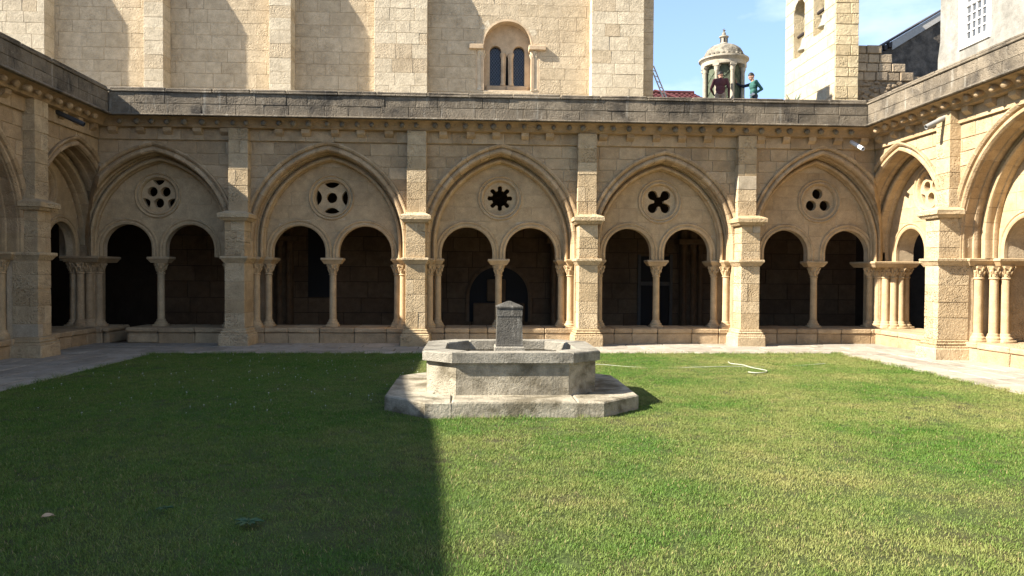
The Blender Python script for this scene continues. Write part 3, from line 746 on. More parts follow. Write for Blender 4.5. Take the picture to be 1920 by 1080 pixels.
for a, b, p in butts:
    e = empty('buttress', (0, 0, 0), 0, church)
    mb = MB(); mb.box(a+.012, b-.012, -p+.012, .1, 5.0, 10.3)
    for zz, pp in ((9.75, p), ): mb.raw([(x, y, z) for x in (a+.012, b-.012) for y, z in ((-p+.012, 10.3), (-p*.62, 10.9), (-p*.62, 12.6), (.1, 12.6), (.1, 10.3))], [(0, 1, 2, 3, 4), (5, 6, 7, 8, 9)] + [(k, (k+1) % 5, 5+(k+1) % 5, 5+k) for k in range(5)])
    mb.build('core', 'church_mortar', e)
    z = 6.6; wide = (b-a) > 1
    while z < 9.9:
        hh = random.uniform(.30, .42); x = a
        while x < b - .01:
            x1 = min(b, x + random.uniform(.38, .75)) if wide or random.random() < .55 else b
            if b - x1 < .2: x1 = b
            mb = MB(); q = random.uniform(0, .006); ff = -p
            mb.box(x+(.005 if x > a else 0), x1-(.005 if x1 < b else 0), ff-q, .05, z+.003, z+hh-.003, .005, .003)
            mb.build('buttress_stone', 'church_pale' if random.random() < .8 else 'church_stone', e); x = x1
        z += hh
# lower part seen inside the gallery
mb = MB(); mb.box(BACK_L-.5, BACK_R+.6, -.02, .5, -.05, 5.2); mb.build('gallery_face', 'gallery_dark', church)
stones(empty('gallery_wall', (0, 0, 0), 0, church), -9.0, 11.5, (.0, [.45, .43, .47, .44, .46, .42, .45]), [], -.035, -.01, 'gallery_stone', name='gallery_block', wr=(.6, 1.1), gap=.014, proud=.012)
for c_ in (-5.55, 2.55, 6.4):
    e = empty('wall_shaft', (c_, 0, 0), 0, church)
    mb = MB(); mb.box(-.32, .32, -.28, 0, 0, 4.6, .03); mb.build('pilaster', 'gallery_stone', e)
    mb = MB()
    for dx, dy in ((-.24, -.32), (0, -.42), (.24, -.32)): mb.lathe([(.10, 0), (.10, .2), (.075, .3), (.075, 2.3), (.12, 2.5), (.12, 4.6)], 12, dx, dy)
    mb.build('shaft', 'gallery_stone', e, 40)
    mb = MB(); mb.box(-.46, .46, -.56, 0, 2.5, 2.66, .02); mb.build('band', 'gallery_stone', e)
dr = empty('doorway', (5.36, 0, 0), 0, church)
mb = MB(); mb.box(-.42, .42, -.075, -.055, 0, 2.15); mb.build('door_leaf', 'door_hollow_dark', dr)
mb = MB(); mb.box(-.5, .5, -.13, -.08, 1.28, 1.40, .01); mb.box(-.52, -.43, -.11, -.02, 0, 2.2); mb.box(.43, .52, -.11, -.02, 0, 2.2); mb.build('frame', 'transom_grey', dr)
nc = empty('tomb_niche', (.72, 0, 0), 0, church)
T = Round(0, .86, .95, .2)
mb = MB(); mb.prism([T.outline(0, 14)], -.075, -.055); mb.build('dark_panel', 'door_hollow_dark', nc)  # flat dark panel; the niche's shaded depth is put into its colour
mb = MB()
for sd in (-1, 1): sweep(mb, T, [(0, -.03), (0, -.12), (.06, -.14), (.11, -.12), (.12, -.02)], [-1]+[k/10 for k in range(11)], sd)
mb.build('hood', 'gallery_stone', nc, 40)
mb = MB(); mb.box(-.75, .75, -.30, -.02, 0, .75, .03); mb.box(-.35, .2, -.2, -.05, .8, 1.45, .03); mb.build('tomb_chest', 'gallery_stone', nc)
wd = empty('dark_window', (-4.45, 0, 0), 0, church)
mb = MB(); mb.box(-.36, .36, -.075, -.055, .9, 2.9); mb.build('dark_panel', 'door_hollow_dark', wd)  # flat dark panel standing in for the shaded window hollow
# twin window
win = empty('window', (WC, 0, 0), 0, church)
mb = MB(); mb.box(-.95, .95, .66, .80, 6.8, 9.2); mb.build('dark_interior', 'door_hollow_dark', win)  # added dark plate standing in for the unlit church interior
lan = [Round(-.345, .170, 8.22, 7.21), Round(.35, .170, 8.22, 7.21)]
back = Round(0, .70, 8.31, 7.0).outline(0.0, 18)
slit = [(-.045, 7.22), (-.03, 8.05), (0, 8.14), (.03, 8.05), (.045, 7.22)]
mb = MB(); mb.prism([back, lan[0].outline(0, 10), lan[1].outline(0, 10), slit], .34, .60); mb.build('inner_wall', 'church_reveal', win)
mb = MB()
for sd in (-1, 1): sweep(mb, Round(0, .70, 8.31, 6.98), [(-.003, -.012), (-.003, .36), (.08, .36), (.08, -.004)], [-1]+[k/12 for k in range(13)], sd)
mb.build('reveal', 'church_reveal', win, 40)
for k in range(9):                                 # voussoirs of the arch
    t0, t1 = k/9, (k+1)/9; A = Round(0, .70, 8.31, 6.98)
    def pp(r, t):
        a_ = math.pi*(1-t); return (r*math.cos(a_), 8.31 + r*math.sin(a_))
    mb = MB(); mb.slab([pp(.715, t0+.006), pp(.715, (t0+t1)/2), pp(.715, t1-.006), pp(.93, t1-.005), pp(.94, (t0+t1)/2), pp(.93, t0+.005)], -.006, .05, .006); mb.build('voussoir', random.choice(['church_pale', 'church_stone']), win)
mb = MB(); mb.box(-.70, .70, .02, .36, 6.9, 7.0, .01); mb.box(-.62, -.05, .28, .36, 7.0, 7.19, .01); mb.box(.0, .62, .28, .36, 7.0, 7.19, .01); mb.build('window_sill', 'church_reveal', win)
for T in lan:
    e = empty('light', (0, 0, 0), 0, win)
    mb = MB(); mb.prism([T.outline(.02, 10)], .50, .512); mb.build('glazing', 'window_glass', e)
    mb = MB(); c0 = T.c
    for k in range(-12, 13):
        for sg in (-1, 1):
            pts = []
            for q in range(25):
                x = -.165 + .33*q/24; z = 7.75 + k*.112 + sg*x*1.35
                h = T.hw(z, 0) if z > 7.22 else None
                if h is not None and abs(x) < h: pts.append((c0+x, .49, z))
            if len(pts) > 1: mb.tube([pts[0], pts[-1]], .0042, 4)
    mb.build('lattice', 'lead', e)
for sd in (-1, 1):
    e = empty('window_shaft', (sd*.79, .10, 7.0), 0, win)
    mb = MB(); mb.box(-.10, .10, -.1, .12, -.02, .05, .01); mb.lathe([(.095, .05), (.10, .08), (.07, .12), (.062, .13), (.06, .85), (.065, .87), (.08, .90), (.095, 1.02), (.13, 1.13), (.13, 1.16)], 16); mb.build('shaft', 'church_pale', e, 45)
    mb = MB(); 
    for k in range(6):
        a_ = 2*math.pi*k/6; mb.tube([(.07*math.cos(a_), .07*math.sin(a_), .90), (.11*math.cos(a_), .11*math.sin(a_), 1.02), (.13*math.cos(a_), .13*math.sin(a_), 1.08), (.12*math.cos(a_), .12*math.sin(a_), 1.04)], [.02, .03, .025, .01], 6)
    mb.build('capital', 'church_pale', e, 50)
    mb = MB(); x0, x1 = (-1.13, -.705) if sd < 0 else (.62, 1.12)
    mb.box(x0, x1, -.11, .30, 8.165, 8.30, .012, .004); mb.build('impost', 'church_reveal', win)
    mb = MB(); mb.box(sd*.93-.04, sd*.93+.04, .0, .36, 6.99, 8.16); mb.build('jamb', 'church_reveal', win)
    mb = MB(); mb.box(min(sd*.70, sd*.93), max(sd*.70, sd*.93), .24, .38, 6.99, 8.16); mb.build('jamb', 'church_reveal', win)
    mb = MB(); mb.lathe([(.08, 7.2), (.085, 7.24), (.062, 7.3), (.058, 8.0), (.085, 8.10), (.085, 8.16)], 14, sd*.125, .34); mb.build('mullion', 'church_reveal', win, 45)

# ------------------------------------------------------------------ roof terrace, tiled roof, ladder
slabbox('roof_terrace', 5.3, 11.35, CY, 32, 6.1, 6.60, 'roof_slab')
rf = empty('tiled_roof', (7.1, 27.0, 7.4)); tag(rf, 'low red clay tile roof beside the end of the church wall', 'roof')
mb = MB(); n = 60
def rz(x): return .045*abs(math.sin(x*math.pi/.20))
rows = 7; vs = []; 
for r_ in range(rows):
    for e_ in (0, 1):
        y = -1.4 + (r_+e_)*.42; z = .12 + (r_+e_)*.16 + (.035 if e_ == 0 else 0)
        vs += [(-1.2 + 2.6*k/n, y, z + rz(2.6*k/n)) for k in range(n+1)]
fs = []
for q in range(rows*2-1): fs += [(q*(n+1)+k, q*(n+1)+k+1, (q+1)*(n+1)+k+1, (q+1)*(n+1)+k) for k in range(n)]
mb.raw(vs, fs); mb.build('tile_rows', 'roof_tile', rf)
mb = MB(); mb.tube([(-1.2, 1.55, 1.28), (1.4, 1.55, 1.28)], .09, 8); mb.build('ridge_tile', 'roof_tile', rf, 40)
mb = MB(); mb.tube([(.25, -1.0, .42), (.0, .9, 1.15), (-.15, 1.5, 1.36)], .035, 6); mb.build('hip_tile', 'roof_tile', rf, 40)
mb = MB(); mb.box(-1.2, 1.4, -1.3, 1.6, -1.0, .1); mb.build('wall', 'rough_stone', rf)
ld = empty('ladder', (5.72, 22.9, 6.60)); tag(ld, 'grey metal ladder leaning against the end of the church wall', 'ladder')
p0 = [(0.36, .0, 0), (0.52, .16, 0)]; p1 = [(-.30, 0, 1.55), (-.14, .16, 1.55)]
for a_, b_ in zip(p0, p1): mb = MB(); mb.tube([a_, b_], .022, 6); mb.build('rail', 'aluminium', ld)
for k in range(1, 9):
    t = k/9; mb = MB(); mb.tube([tuple(p0[0][i]+(p1[0][i]-p0[0][i])*t for i in range(3)), tuple(p0[1][i]+(p1[1][i]-p0[1][i])*t for i in range(3))], .013, 6); mb.build('rung', 'aluminium', ld)

# ------------------------------------------------------------------ cupola
cu = empty('cupola', (8.47, 25.0, 6.36)); tag(cu, 'small domed stone cupola with columns and green panels on the roof', 'cupola')
mb = MB(); mb.lathe([(.74, 0), (.74, .25), (.68, .3), (.60, .32)], 32); mb.build('base_ring', 'cupola_stone', cu, 40)
for k in range(8):
    a_ = 2*math.pi*(k+.5)/8 + .12; a0, a1 = a_-.33, a_+.33
    mb = MB(); mb.raw([(.585*math.cos(q), .585*math.sin(q), z) for z in (.3, 2.32) for q in (a0, (a0+a1)/2, a1)] + [(.55*math.cos(q), .55*math.sin(q), z) for z in (.3, 2.32) for q in (a0, (a0+a1)/2, a1)],
          [(0, 1, 4, 3), (1, 2, 5, 4), (6, 7, 10, 9), (7, 8, 11, 10), (0, 3, 9, 6), (2, 8, 11, 5), (3, 4, 10, 9), (4, 5, 11, 10)])
    pn = mb.build('panel', 'verdigris', cu)
    mb = MB()
    for j in range(5):
        for sg in (-1, 1):
            z0 = .45 + j*.42; qa, qb = (a0, a1) if sg > 0 else (a1, a0)
            mb.tube([(.592*math.cos(qa+(qb-qa)*t), .592*math.sin(qa+(qb-qa)*t), z0+.42*t) for t in (0, .5, 1)], .012, 4)
    mb.build('lattice', 'verdigris', pn)
    a_ = 2*math.pi*k/8 + .12; e = empty('column', (.66*math.cos(a_), .66*math.sin(a_), .3), a_, cu)
    mb = MB(); mb.box(-.075, .075, -.085, .085, 0, .08, .01); mb.lathe([(.078, .08), (.07, .12), (.066, 1.75), (.078, 1.78)], 12); mb.build('shaft', 'cupola_stone', e, 40)
    mb = MB(); mb.lathe([(.07, 1.76), (.09, 1.83), (.085, 1.86), (.105, 1.93)], 12); mb.box(-.1, .1, -.11, .11, 1.93, 2.02, .01); mb.build('capital', 'cupola_stone', e, 40)
mb = MB(); mb.lathe([(.55, 2.30), (.74, 2.31), (.755, 2.40), (.74, 2.44), (.79, 2.50), (.83, 2.53), (.835, 2.58), (.76, 2.61), (.66, 2.63), (.6, 2.64)], 40); mb.build('entablature', 'cupola_stone', cu, 30)
prof = [(.66, 2.60), (.655, 2.68), (.62, 2.80), (.55, 2.92), (.44, 3.01), (.30, 3.07), (.15, 3.10), (.05, 3.11)]
mb = MB(); mb.lathe(prof, 40, fn=lambda r, z, a: r*(1+.018*abs(math.sin(4*a)))); dm = mb.build('dome', 'cupola_dome', cu, 50)
mb = MB()
for k in range(26):
    a_ = 2*math.pi*k/26; mb.sphere((.655*math.cos(a_), .655*math.sin(a_), 2.665), .055, 8, 5, (1, 1, .9))
mb.build('crest_ornament', 'cupola_dome', dm, 60)
mb = MB(); mb.lathe([(.16, 3.09), (.15, 3.13), (.125, 3.15), (.12, 3.33), (.16, 3.35), (.165, 3.38), (.10, 3.41), (.05, 3.42)], 14); ln_ = mb.build('lantern', 'cupola_stone', cu, 40)
for k in range(6):
    a_ = 2*math.pi*k/6+.3; mb = MB(); mb.box(-.006, .012, -.025, .025, 0, .14); mb.build('opening', 'door_hollow_dark', ln_, loc=(.117*math.cos(a_), .117*math.sin(a_), 3.17), rz=a_)  # solid dark blocks; the shade of the hollows is put into their colour
mb = MB(); mb.lathe([(.05, 3.41), (.07, 3.46), (.05, 3.52), (.025, 3.55), (.04, 3.58), (.012, 3.62), (.01, 3.66)], 12); mb.tube([(-.05, 0, 3.62), (.06, .02, 3.60)], .012, 6); mb.build('finial', 'cupola_dome', cu, 50)

# ------------------------------------------------------------------ bell wall
bt = empty('bell_tower', (0, 0, 0)); tag(bt, 'bright limestone bell tower with two arched bell openings', 'bell tower')
TX, TY0, TY1 = 11.36, 23.0, 26.75
o1 = Round(-25.61, .43, 10.85, 9.30); o2 = Round(-24.12, .39, 11.3, 9.62)
lf = empty('side_wall', (TX, 0, 0), -math.pi/2, bt)
mb = MB(); mb.prism([[(-TY1, 5.0), (-TY1, 13), (-TY0-.014, 13), (-TY0-.014, 5.0)], o1.outline(0, 10), o2.outline(0, 10)], .014, .76); mb.build('backing', 'bell_side', lf)
def hcut(A):
    return (A.c, lambda z: None if z < A.foot else A.hw(z, 0))
stones(lf, -TY1, -TY0, (6.9, [.42, .40, .44, .38, .42, .40, .44, .42, .40, .42, .42, .4]), [hcut(o1), hcut(o2)], -.004, .05, 'bell_wall', wr=(.5, .95), gap=.010, proud=.006, mats=['bell_wall', 'bell_wall', 'bell_wall', 'church_stone'])
ff = empty('front_wall', (0, TY0, 0), 0, bt)
stones(ff, TX, TX+.77, (6.6, [.33, .30, .36, .32, .29, .38, .33, .3, .36, .33, .34, .33, .35]), [], -.012, .05, 'bell_side', wr=(.36, .62), gap=.014, proud=.02, b=.012)
for A, dy in ((o1, .12), (o2, .10)):
    e = empty('bell', (TX+.15, -A.c-(.22 if A is o1 else .24), A.foot+.14)); tag(e, 'bronze bell in the arched opening farther from the corner' if A is o1 else 'bronze bell in the arched opening nearest the corner', 'bell', 'tower bells')
    mb = MB(); mb.lathe([(.27, .0), (.275, .02), (.24, .07), (.19, .18), (.16, .32), (.14, .42), (.09, .47), (.01, .48)], 24); mb.lathe([(.255, .005), (.18, .18), (.13, .4), (.02, .45)], 24, cap=False); mb.build('bell_body', 'bronze', e, 40)
    mb = MB(); mb.tube([(0, 0, .46), (0, 0, .62)], .04, 8); mb.tube([(0, -.42, .66), (0, .60, .66)], .06, 8); mb.build('yoke', 'leather', e, 40)
    mb = MB(); mb.tube([(0, 0, .4), (0, 0, .02)], .012, 6); mb.sphere((0, 0, .01), .04); mb.build('clapper', 'leather', e, 60)

# ------------------------------------------------------------------ rough wall, lean-to gable, white house
rw = empty('rough_wall', (0, 23.25, 0)); tag(rw, 'broken brown rubble wall stepping down beside the bell tower', 'wall')
def steptop(x, z): return z <= (9.02 if x < 13.03 else 8.72 if x < 13.32 else 8.45 if x < 13.62 else 8.2 if x < 14.0 else 7.9)
mb = MB(); mb.prism([[(12.0, 5), (12.0, 8.93), (12.98, 8.93), (12.98, 8.62), (13.28, 8.62), (13.28, 8.35), (13.58, 8.35), (13.58, 8.1), (14.6, 8.0), (14.6, 5)]], .03, .6); mb.build('core', 'rough_stone', rw)
stones(rw, 12.10, 14.6, (7.86, [.29, .28, .29, .28]), [], -.03, .2, 'rough_stone', wr=(.28, .5), gap=.022, proud=.05, b=.022, top=steptop)
mb = MB()
for k in range(150):
    x = random.uniform(12.15, 14.3); z = random.uniform(6.7, 7.86); r = random.uniform(.03, .10)
    mb.sphere((x, .0, z), r, 7, 5, (1.2, .5, random.uniform(.6, 1)))
tag(mb.build('rubble', 'rough_stone', rw, 60), kind='stuff')
gb = empty('lean_to_house', (0, 25.2, 0)); tag(gb, 'dark mottled gable end with a sloping roof edge beside the white house', 'house')
g = lambda x: 9.55 + (x-14.1)*.60
mb = MB(); mb.prism([[(12.9, 5), (12.9, g(12.9)), (17.2, g(17.2)), (17.2, 5)]], 0, .4); mb.build('gable_wall', 'rubble_dark', gb)
mb = MB(); mb.prism([[(14.45, g(14.45)-.30), (14.45, g(14.45)+.0), (17.2, g(17.2)+.0), (17.2, g(17.2)-.26)]], -.08, -.01); mb.build('fascia_board', 'fascia_grey', gb)
mb = MB(); mb.prism([[(13.7, g(13.7)+.02), (13.7, g(13.7)+.09), (17.2, g(17.2)+.09), (17.2, g(17.2)+.02)]], -.10, 3.0); mb.build('roof', 'roof_dark', gb)
for k in range(4): mb = MB(); x = 13.85+k*.16; mb.box(-.05, .05, -.18, 0, -.16, .0); mb.build('rafter_end', 'roof_dark', gb, loc=(x, 0, g(x)))
wh = empty('white_house', (BACK_R, 0, 0), -math.pi/2); tag(wh, 'white plastered house with a tall multi-pane window above the right parapet', 'house')
wy0, wy1, wz0, wz1 = -19.92, -18.92, 8.0, 10.6
mb = MB(); mb.prism([[(-20.95, -.05), (-21.0, 7.9), (-20.9, 8.4), (-20.95, 15), (3, 15), (3, -.05)], [(wy0, wz0), (wy0, wz1), (wy1, wz1), (wy1, wz0)]], 0, .6); mb.build('wall', 'white_plaster', wh)
mb = MB(); mb.box(-21, 3, -.02, .05, -.05, 4.6); mb.build('gallery_face', 'gallery_stone', wh)
wn_ = empty('window', (0, 0, 0), 0, wh)
mb = MB()
for x0, x1 in ((wy0, wy0+.09), (wy1-.09, wy1)): mb.box(x0, x1, .02, .12, wz0, wz1)
mb.box(wy0+.09, wy1-.09, .02, .12, wz0, wz0+.1); mb.box(wy0+.09, wy1-.09, .022, .118, 9.02, 9.10)
mb.build('frame', 'white_paint', wn_)
mb = MB(); mb.box(wy0-.10, wy1+.10, -.05, .1, wz0-.12, wz0-.004, .01); mb.build('sill', 'white_paint', wn_)
mb = MB()
for x0, x1, z0, z1 in ((wy0-.14, wy0-.004, wz0-.12, wz1), (wy1+.004, wy1+.14, wz0-.12, wz1)): mb.box(x0, x1, -.025, .05, z0, z1)
mb.build('surround', 'white_paint', wn_)
nx, pw = 4, (wy1-wy0-.18)/4; ph = .23
mb = MB()
for i in range(1, nx): mb.box(wy0+.09+i*pw-.018, wy0+.09+i*pw+.018, .04, .10, wz0+.1, wz1)
for k in range(11):
    mb.box(wy0+.09, wy1-.09, .042, .098, wz0+.1+k*ph-.016, wz0+.1+k*ph+.016)
mb.build('glazing_bars', 'white_paint', wn_)
for i in range(nx):
    for k in range(10):
        mb = MB(); mb.box(wy0+.09+i*pw+.018, wy0+.09+(i+1)*pw-.018, .075, .082, wz0+.1+k*ph+.016, wz0+.1+(k+1)*ph-.016); mb.build('pane', 'pane_glass', wn_)
pl_ = empty('agave_plant', (9.86, 22.6, 6.60)); tag(pl_, 'small spiky plant poking up behind the parapet by the bell tower', 'plant')
for k in range(7):
    a_ = k*2.4; l_ = random.uniform(.35, .68); mb = MB(); mb.tube([(0, 0, .0), (.08*math.cos(a_), .08*math.sin(a_), l_*.6), (.24*math.cos(a_), .2*math.sin(a_), l_)], [.03, .035, .006], 5); mb.build('leaf', 'succulent', pl_)
# ------------------------------------------------------------------ fountain
ft = empty('fountain', (.455, 9.47, 0)); tag(ft, 'grey stone octagonal fountain basin on a low plinth with a square post', 'fountain')
def octo(hx, hy, cx_, cy_): return [(-hx+cx_, -hy), (hx-cx_, -hy), (hx, -hy+cy_), (hx, hy-cy_), (hx-cx_, hy), (-hx+cx_, hy), (-hx, hy-cy_), (-hx, -hy+cy_)]
def blockpoly(poly, z0, z1, b, name, mat, parent, jit=.003):
    n = len(poly); cx_ = sum(p[0] for p in poly)/n; cy_ = sum(p[1] for p in poly)/n; ins = []
    for x, y in poly:
        d = math.hypot(cx_-x, cy_-y); k = b*1.4/d; ins.append((x+(cx_-x)*k, y+(cy_-y)*k))
    rj = lambda: random.uniform(-jit, jit)
    lo = [(x, y, z0) for x, y in poly]; m1 = [(x+rj(), y+rj(), z1-b) for x, y in poly]; t_ = [(x+rj(), y+rj(), z1+rj()) for x, y in ins]
    mb = MB(); fs = [tuple(range(n)), tuple(range(2*n, 3*n))]
    for r in (0, 1): fs += [(r*n+i, r*n+(i+1) % n, (r+1)*n+(i+1) % n, (r+1)*n+i) for i in range(n)]
    mb.raw(lo+m1+t_, fs); return mb.build(name, mat, parent)
PX, PY, PC = 1.49, 1.34, .50
O = octo(PX, PY, PC, PC); IX, IY = .92, .74
gp = .004
for sx in (-1, 1):
    for sy in (-1, 1):
        p = [(sx*(.70+gp), sy*PY), (sx*(PX-PC), sy*PY), (sx*PX, sy*(PY-PC)), (sx*PX, sy*(.50+gp)), (sx*IX, sy*(.50+gp)), (sx*IX, sy*IY), (sx*(.70+gp), sy*IY)]
        blockpoly(p if sx*sy > 0 else p[::-1], -.05, .185, .016, 'plinth_slab', 'fountain', ft)
for sy in (-1, 1): blockpoly([(-.70, sy*IY), (.70, sy*IY), (.70, sy*PY), (-.70, sy*PY)], -.05, .187, .016, 'plinth_slab', 'fountain', ft)
for sx in (-1, 1): blockpoly([(sx*IX, -.50), (sx*PX, -.50), (sx*PX, .50), (sx*IX, .50)], -.05, .186, .016, 'plinth_slab', 'fountain', ft)
mb = MB(); mb.prism([octo(IX+.1, IY+.1, .3, .3)], -.05, .15, 'xy'); mb.build('core', 'fountain', ft)
BO, BI = octo(1.02, .87, .36, .31), octo(.83, .68, .30, .255)
for i in range(8):
    j = (i+1) % 8; s_ = .003
    def lerp(a, b, t): return (a[0]+(b[0]-a[0])*t, a[1]+(b[1]-a[1])*t)
    blockpoly([lerp(BO[i], BO[j], s_), lerp(BO[j], BO[i], s_), lerp(BI[j], BI[i], s_), lerp(BI[i], BI[j], s_)], .15, .567, .006, 'basin_panel', 'fountain', ft)
RO, RI = octo(1.07, .92, .365, .315), octo(.80, .655, .29, .245)
for i in range(8):
    j = (i+1) % 8; s_ = .002
    blockpoly([lerp(RO[i], RO[j], s_), lerp(RO[j], RO[i], s_), lerp(RI[j], RI[i], s_), lerp(RI[i], RI[j], s_)], .568, .685, .014, 'rim_stone', 'fountain_rim', ft)
mb = MB(); mb.prism([octo(.9, .75, .3, .25)], .18, .36, 'xy'); mb.build('basin_floor', 'fountain_rim', ft)
ps_ = empty('post', (.0, .12, .36), 0, ft)
def tap(mb, prof):
    vs = [(sx*h, sy*h, z) for h, z in prof for sx, sy in ((-1, -1), (1, -1), (1, 1), (-1, 1))]; n = len(prof)
    mb.raw(vs, [(i*4+k, i*4+(k+1) % 4, i*4+4+(k+1) % 4, i*4+4+k) for i in range(n-1) for k in range(4)] + [(0, 1, 2, 3), tuple((n-1)*4+k for k in range(4))])
mb = MB(); tap(mb, [(.19, 0), (.19, .30), (.178, .315)]); mb.build('post_base', 'fountain_rim', ps_)
mb = MB(); tap(mb, [(.172, .31), (.172, .335), (.168, .34), (.157, .70), (.16, .705)]); mb.build('post_shaft', 'fountain_post', ps_)
mb = MB(); tap(mb, [(.162, .70), (.162, .80), (.170, .805), (.172, .825), (.02, .89), (.004, .892)]); mb.build('post_cap', 'fountain_post', ps_)

# ------------------------------------------------------------------ paving
pv = empty('paving', (0, 0, 0)); tag(pv, kind='structure')
def jointbed(x0, x1, y0, y1):
    mb = MB(); mb.box(x0, x1, y0, y1, -.05, .004); mb.build('bed', 'paving_joint', pv)
jointbed(-8.6, 9.6, 14.72, 17.0); jointbed(-8.6, LX0-.02, -1, 14.72); jointbed(LX1+.02, 9.6, -1, 14.72)
def slabs(x0, x1, y0, y1, along):
    a0, a1, b0, b1 = (x0, x1, y0, y1) if along == 'x' else (y0, y1, x0, x1)
    b = b0
    while b < b1 - .02:
        w = random.uniform(.38, .56); w = b1-b if b1-b-w < .2 else w; a = a0 - random.uniform(0, .4)
        while a < a1 - .02:
            l = random.uniform(.55, 1.15); e0, e1 = max(a, a0), min(a+l, a1); a += l
            if e1-e0 < .08: continue
            mb = MB(); zt = .014 + random.uniform(-.003, .004)
            (mb.box(e0+.011, e1-.011, b+.011, b+w-.011, -.03, zt, .008, .004) if along == 'x' else mb.box(b+.011, b+w-.011, e0+.011, e1-.011, -.03, zt, .008, .004))
            mb.build('paving_slab', 'paving', pv)
        b += w
slabs(-8.55, 9.55, 14.76, 16.95, 'x'); slabs(-8.55, LX0-.10, 7.2, 14.76, 'y'); slabs(LX1+.10, 9.55, 7.2, 14.76, 'y')
for x in (LX0-.05, LX1+.05):
    y = 5.0
    while y < 14.7:
        mb = MB(); mb.box(x-.045, x+.045, y+.004, min(14.72, y+.8)-.004, -.03, .022, .01, .003); mb.build('edging_stone', 'paving', pv); y += .8

# ------------------------------------------------------------------ lawn and grass
NX, NY = 40, 40; vs = []; fs = []
for j in range(NY+1):
    for i in range(NX+1):
        x = LX0+(LX1-LX0)*i/NX; y = LY0+(LY1-LY0)*j/NY
        vs.append((x, y, .006 + .006*math.sin(x*1.3)*math.sin(y*.9)))
for j in range(NY):
    for i in range(NX): q = j*(NX+1)+i; fs.append((q, q+1, q+NX+2, q+NX+1))
mb = MB(); mb.raw(vs, fs); lawn = tag(mb.build('lawn', 'soil', None, 60), kind='structure')

def clump(seed, nb, rad, h0, h1, dryp):
    rnd = random.Random(seed); v = []; f = []; dr = []
    for k in range(nb):
        a = rnd.uniform(0, 6.283); q = rad*math.sqrt(rnd.random()); x, y = q*math.cos(a), q*math.sin(a)
        la = rnd.uniform(0, 6.283); h = rnd.uniform(h0, h1); ln_ = rnd.uniform(.2, 1.4)*h; w = rnd.uniform(.0011, .0021)
        wx, wy = -math.sin(la)*w, math.cos(la)*w; lx, ly = math.cos(la)*ln_, math.sin(la)*ln_
        o = len(v); v += [(x-wx, y-wy, 0), (x+wx, y+wy, 0), (x+lx*.4+wx*.8, y+ly*.4+wy*.8, h*.62), (x+lx*.4-wx*.8, y+ly*.4-wy*.8, h*.62), (x+lx, y+ly, h)]
        f += [(o, o+1, o+2, o+3), (o+3, o+2, o+4)]; dr += [1.0 if rnd.random() < dryp else 0.0]*2
    me = bpy.data.meshes.new('grass_clump'); me.from_pydata(v, [], f)
    at = me.attributes.new('dry', 'FLOAT', 'FACE'); at.data.foreach_set('value', dr)
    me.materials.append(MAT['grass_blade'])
    return bpy.data.objects.new('grass_clump', me)
def scatter(name, label, cat, src, dens, smin, smax, base=None, area=None, seed=1):
    x0, x1, y0, y1 = area
    me = bpy.data.meshes.new(name); me.from_pydata([(x0, y0, .006), (x1, y0, .006), (x1, y1, .006), (x0, y1, .006)], [], [(0, 1, 2, 3)])
    o = link(bpy.data.objects.new(name, me)); tag(o, label, cat, None, 'stuff')
    g = bpy.data.node_groups.new(name, 'GeometryNodeTree')
    g.interface.new_socket('Geometry', in_out='INPUT', socket_type='NodeSocketGeometry'); g.interface.new_socket('Geometry', in_out='OUTPUT', socket_type='NodeSocketGeometry')
    gi = g.nodes.new('NodeGroupInput'); go = g.nodes.new('NodeGroupOutput'); jn = g.nodes.new('GeometryNodeJoinGeometry')
    for k, so in enumerate(src):
        ds = g.nodes.new('GeometryNodeDistributePointsOnFaces'); ds.inputs['Density'].default_value = dens/len(src); ds.inputs['Seed'].default_value = seed*10+k
        ip = g.nodes.new('GeometryNodeInstanceOnPoints'); ob = g.nodes.new('GeometryNodeObjectInfo'); ob.inputs['Object'].default_value = so; ob.inputs['As Instance'].default_value = True
        rv = g.nodes.new('FunctionNodeRandomValue'); rv.data_type = 'FLOAT_VECTOR'; rv.inputs[0].default_value = (-.08, -.08, 0); rv.inputs[1].default_value = (.08, .08, 6.283)
        rs = g.nodes.new('FunctionNodeRandomValue'); rs.data_type = 'FLOAT'; rs.inputs[2].default_value = smin; rs.inputs[3].default_value = smax
        rs.inputs['Seed'].default_value = 5+k
        g.links.new(gi.outputs[0], ds.inputs[0]); g.links.new(ds.outputs[0], ip.inputs[0]); g.links.new(ob.outputs['Geometry'], ip.inputs['Instance'])
        g.links.new(rv.outputs[0], ip.inputs['Rotation']); g.links.new(rs.outputs[1], ip.inputs['Scale']); g.links.new(ip.outputs[0], jn.inputs[0])
    g.links.new(jn.outputs[0], go.inputs[0])
    md = o.modifiers.new('scatter', 'NODES'); md.node_group = g
    return o
cl = [clump(k, 52, .088, .008, .021, .03) for k in range(6)]
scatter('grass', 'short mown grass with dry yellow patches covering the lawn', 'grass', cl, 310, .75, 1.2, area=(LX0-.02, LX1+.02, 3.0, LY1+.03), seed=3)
tall = [clump(50+k, 30, .06, .025, .065, .12) for k in range(3)]
for nm, ar, dn in (('long_grass', (LX1-.16, LX1+.05, 3.5, LY1), 150), ('long_grass', (LX0, LX1, LY1-.10, LY1+.05), 120), ('long_grass', (LX0-.03, LX0+.10, 5, LY1), 60), ('long_grass', (-.60, 1.52, 8.06, 8.14), 110)):
    scatter(nm, {0: 'longer ragged grass along the edge of the right path', 1: 'longer grass along the far path', 2: 'thin longer grass along the left path', 3: 'unmown tufts at the foot of the fountain plinth'}[[150, 120, 60, 110].index(dn)], 'grass', tall, dn, .7, 1.3, area=ar, seed=dn)
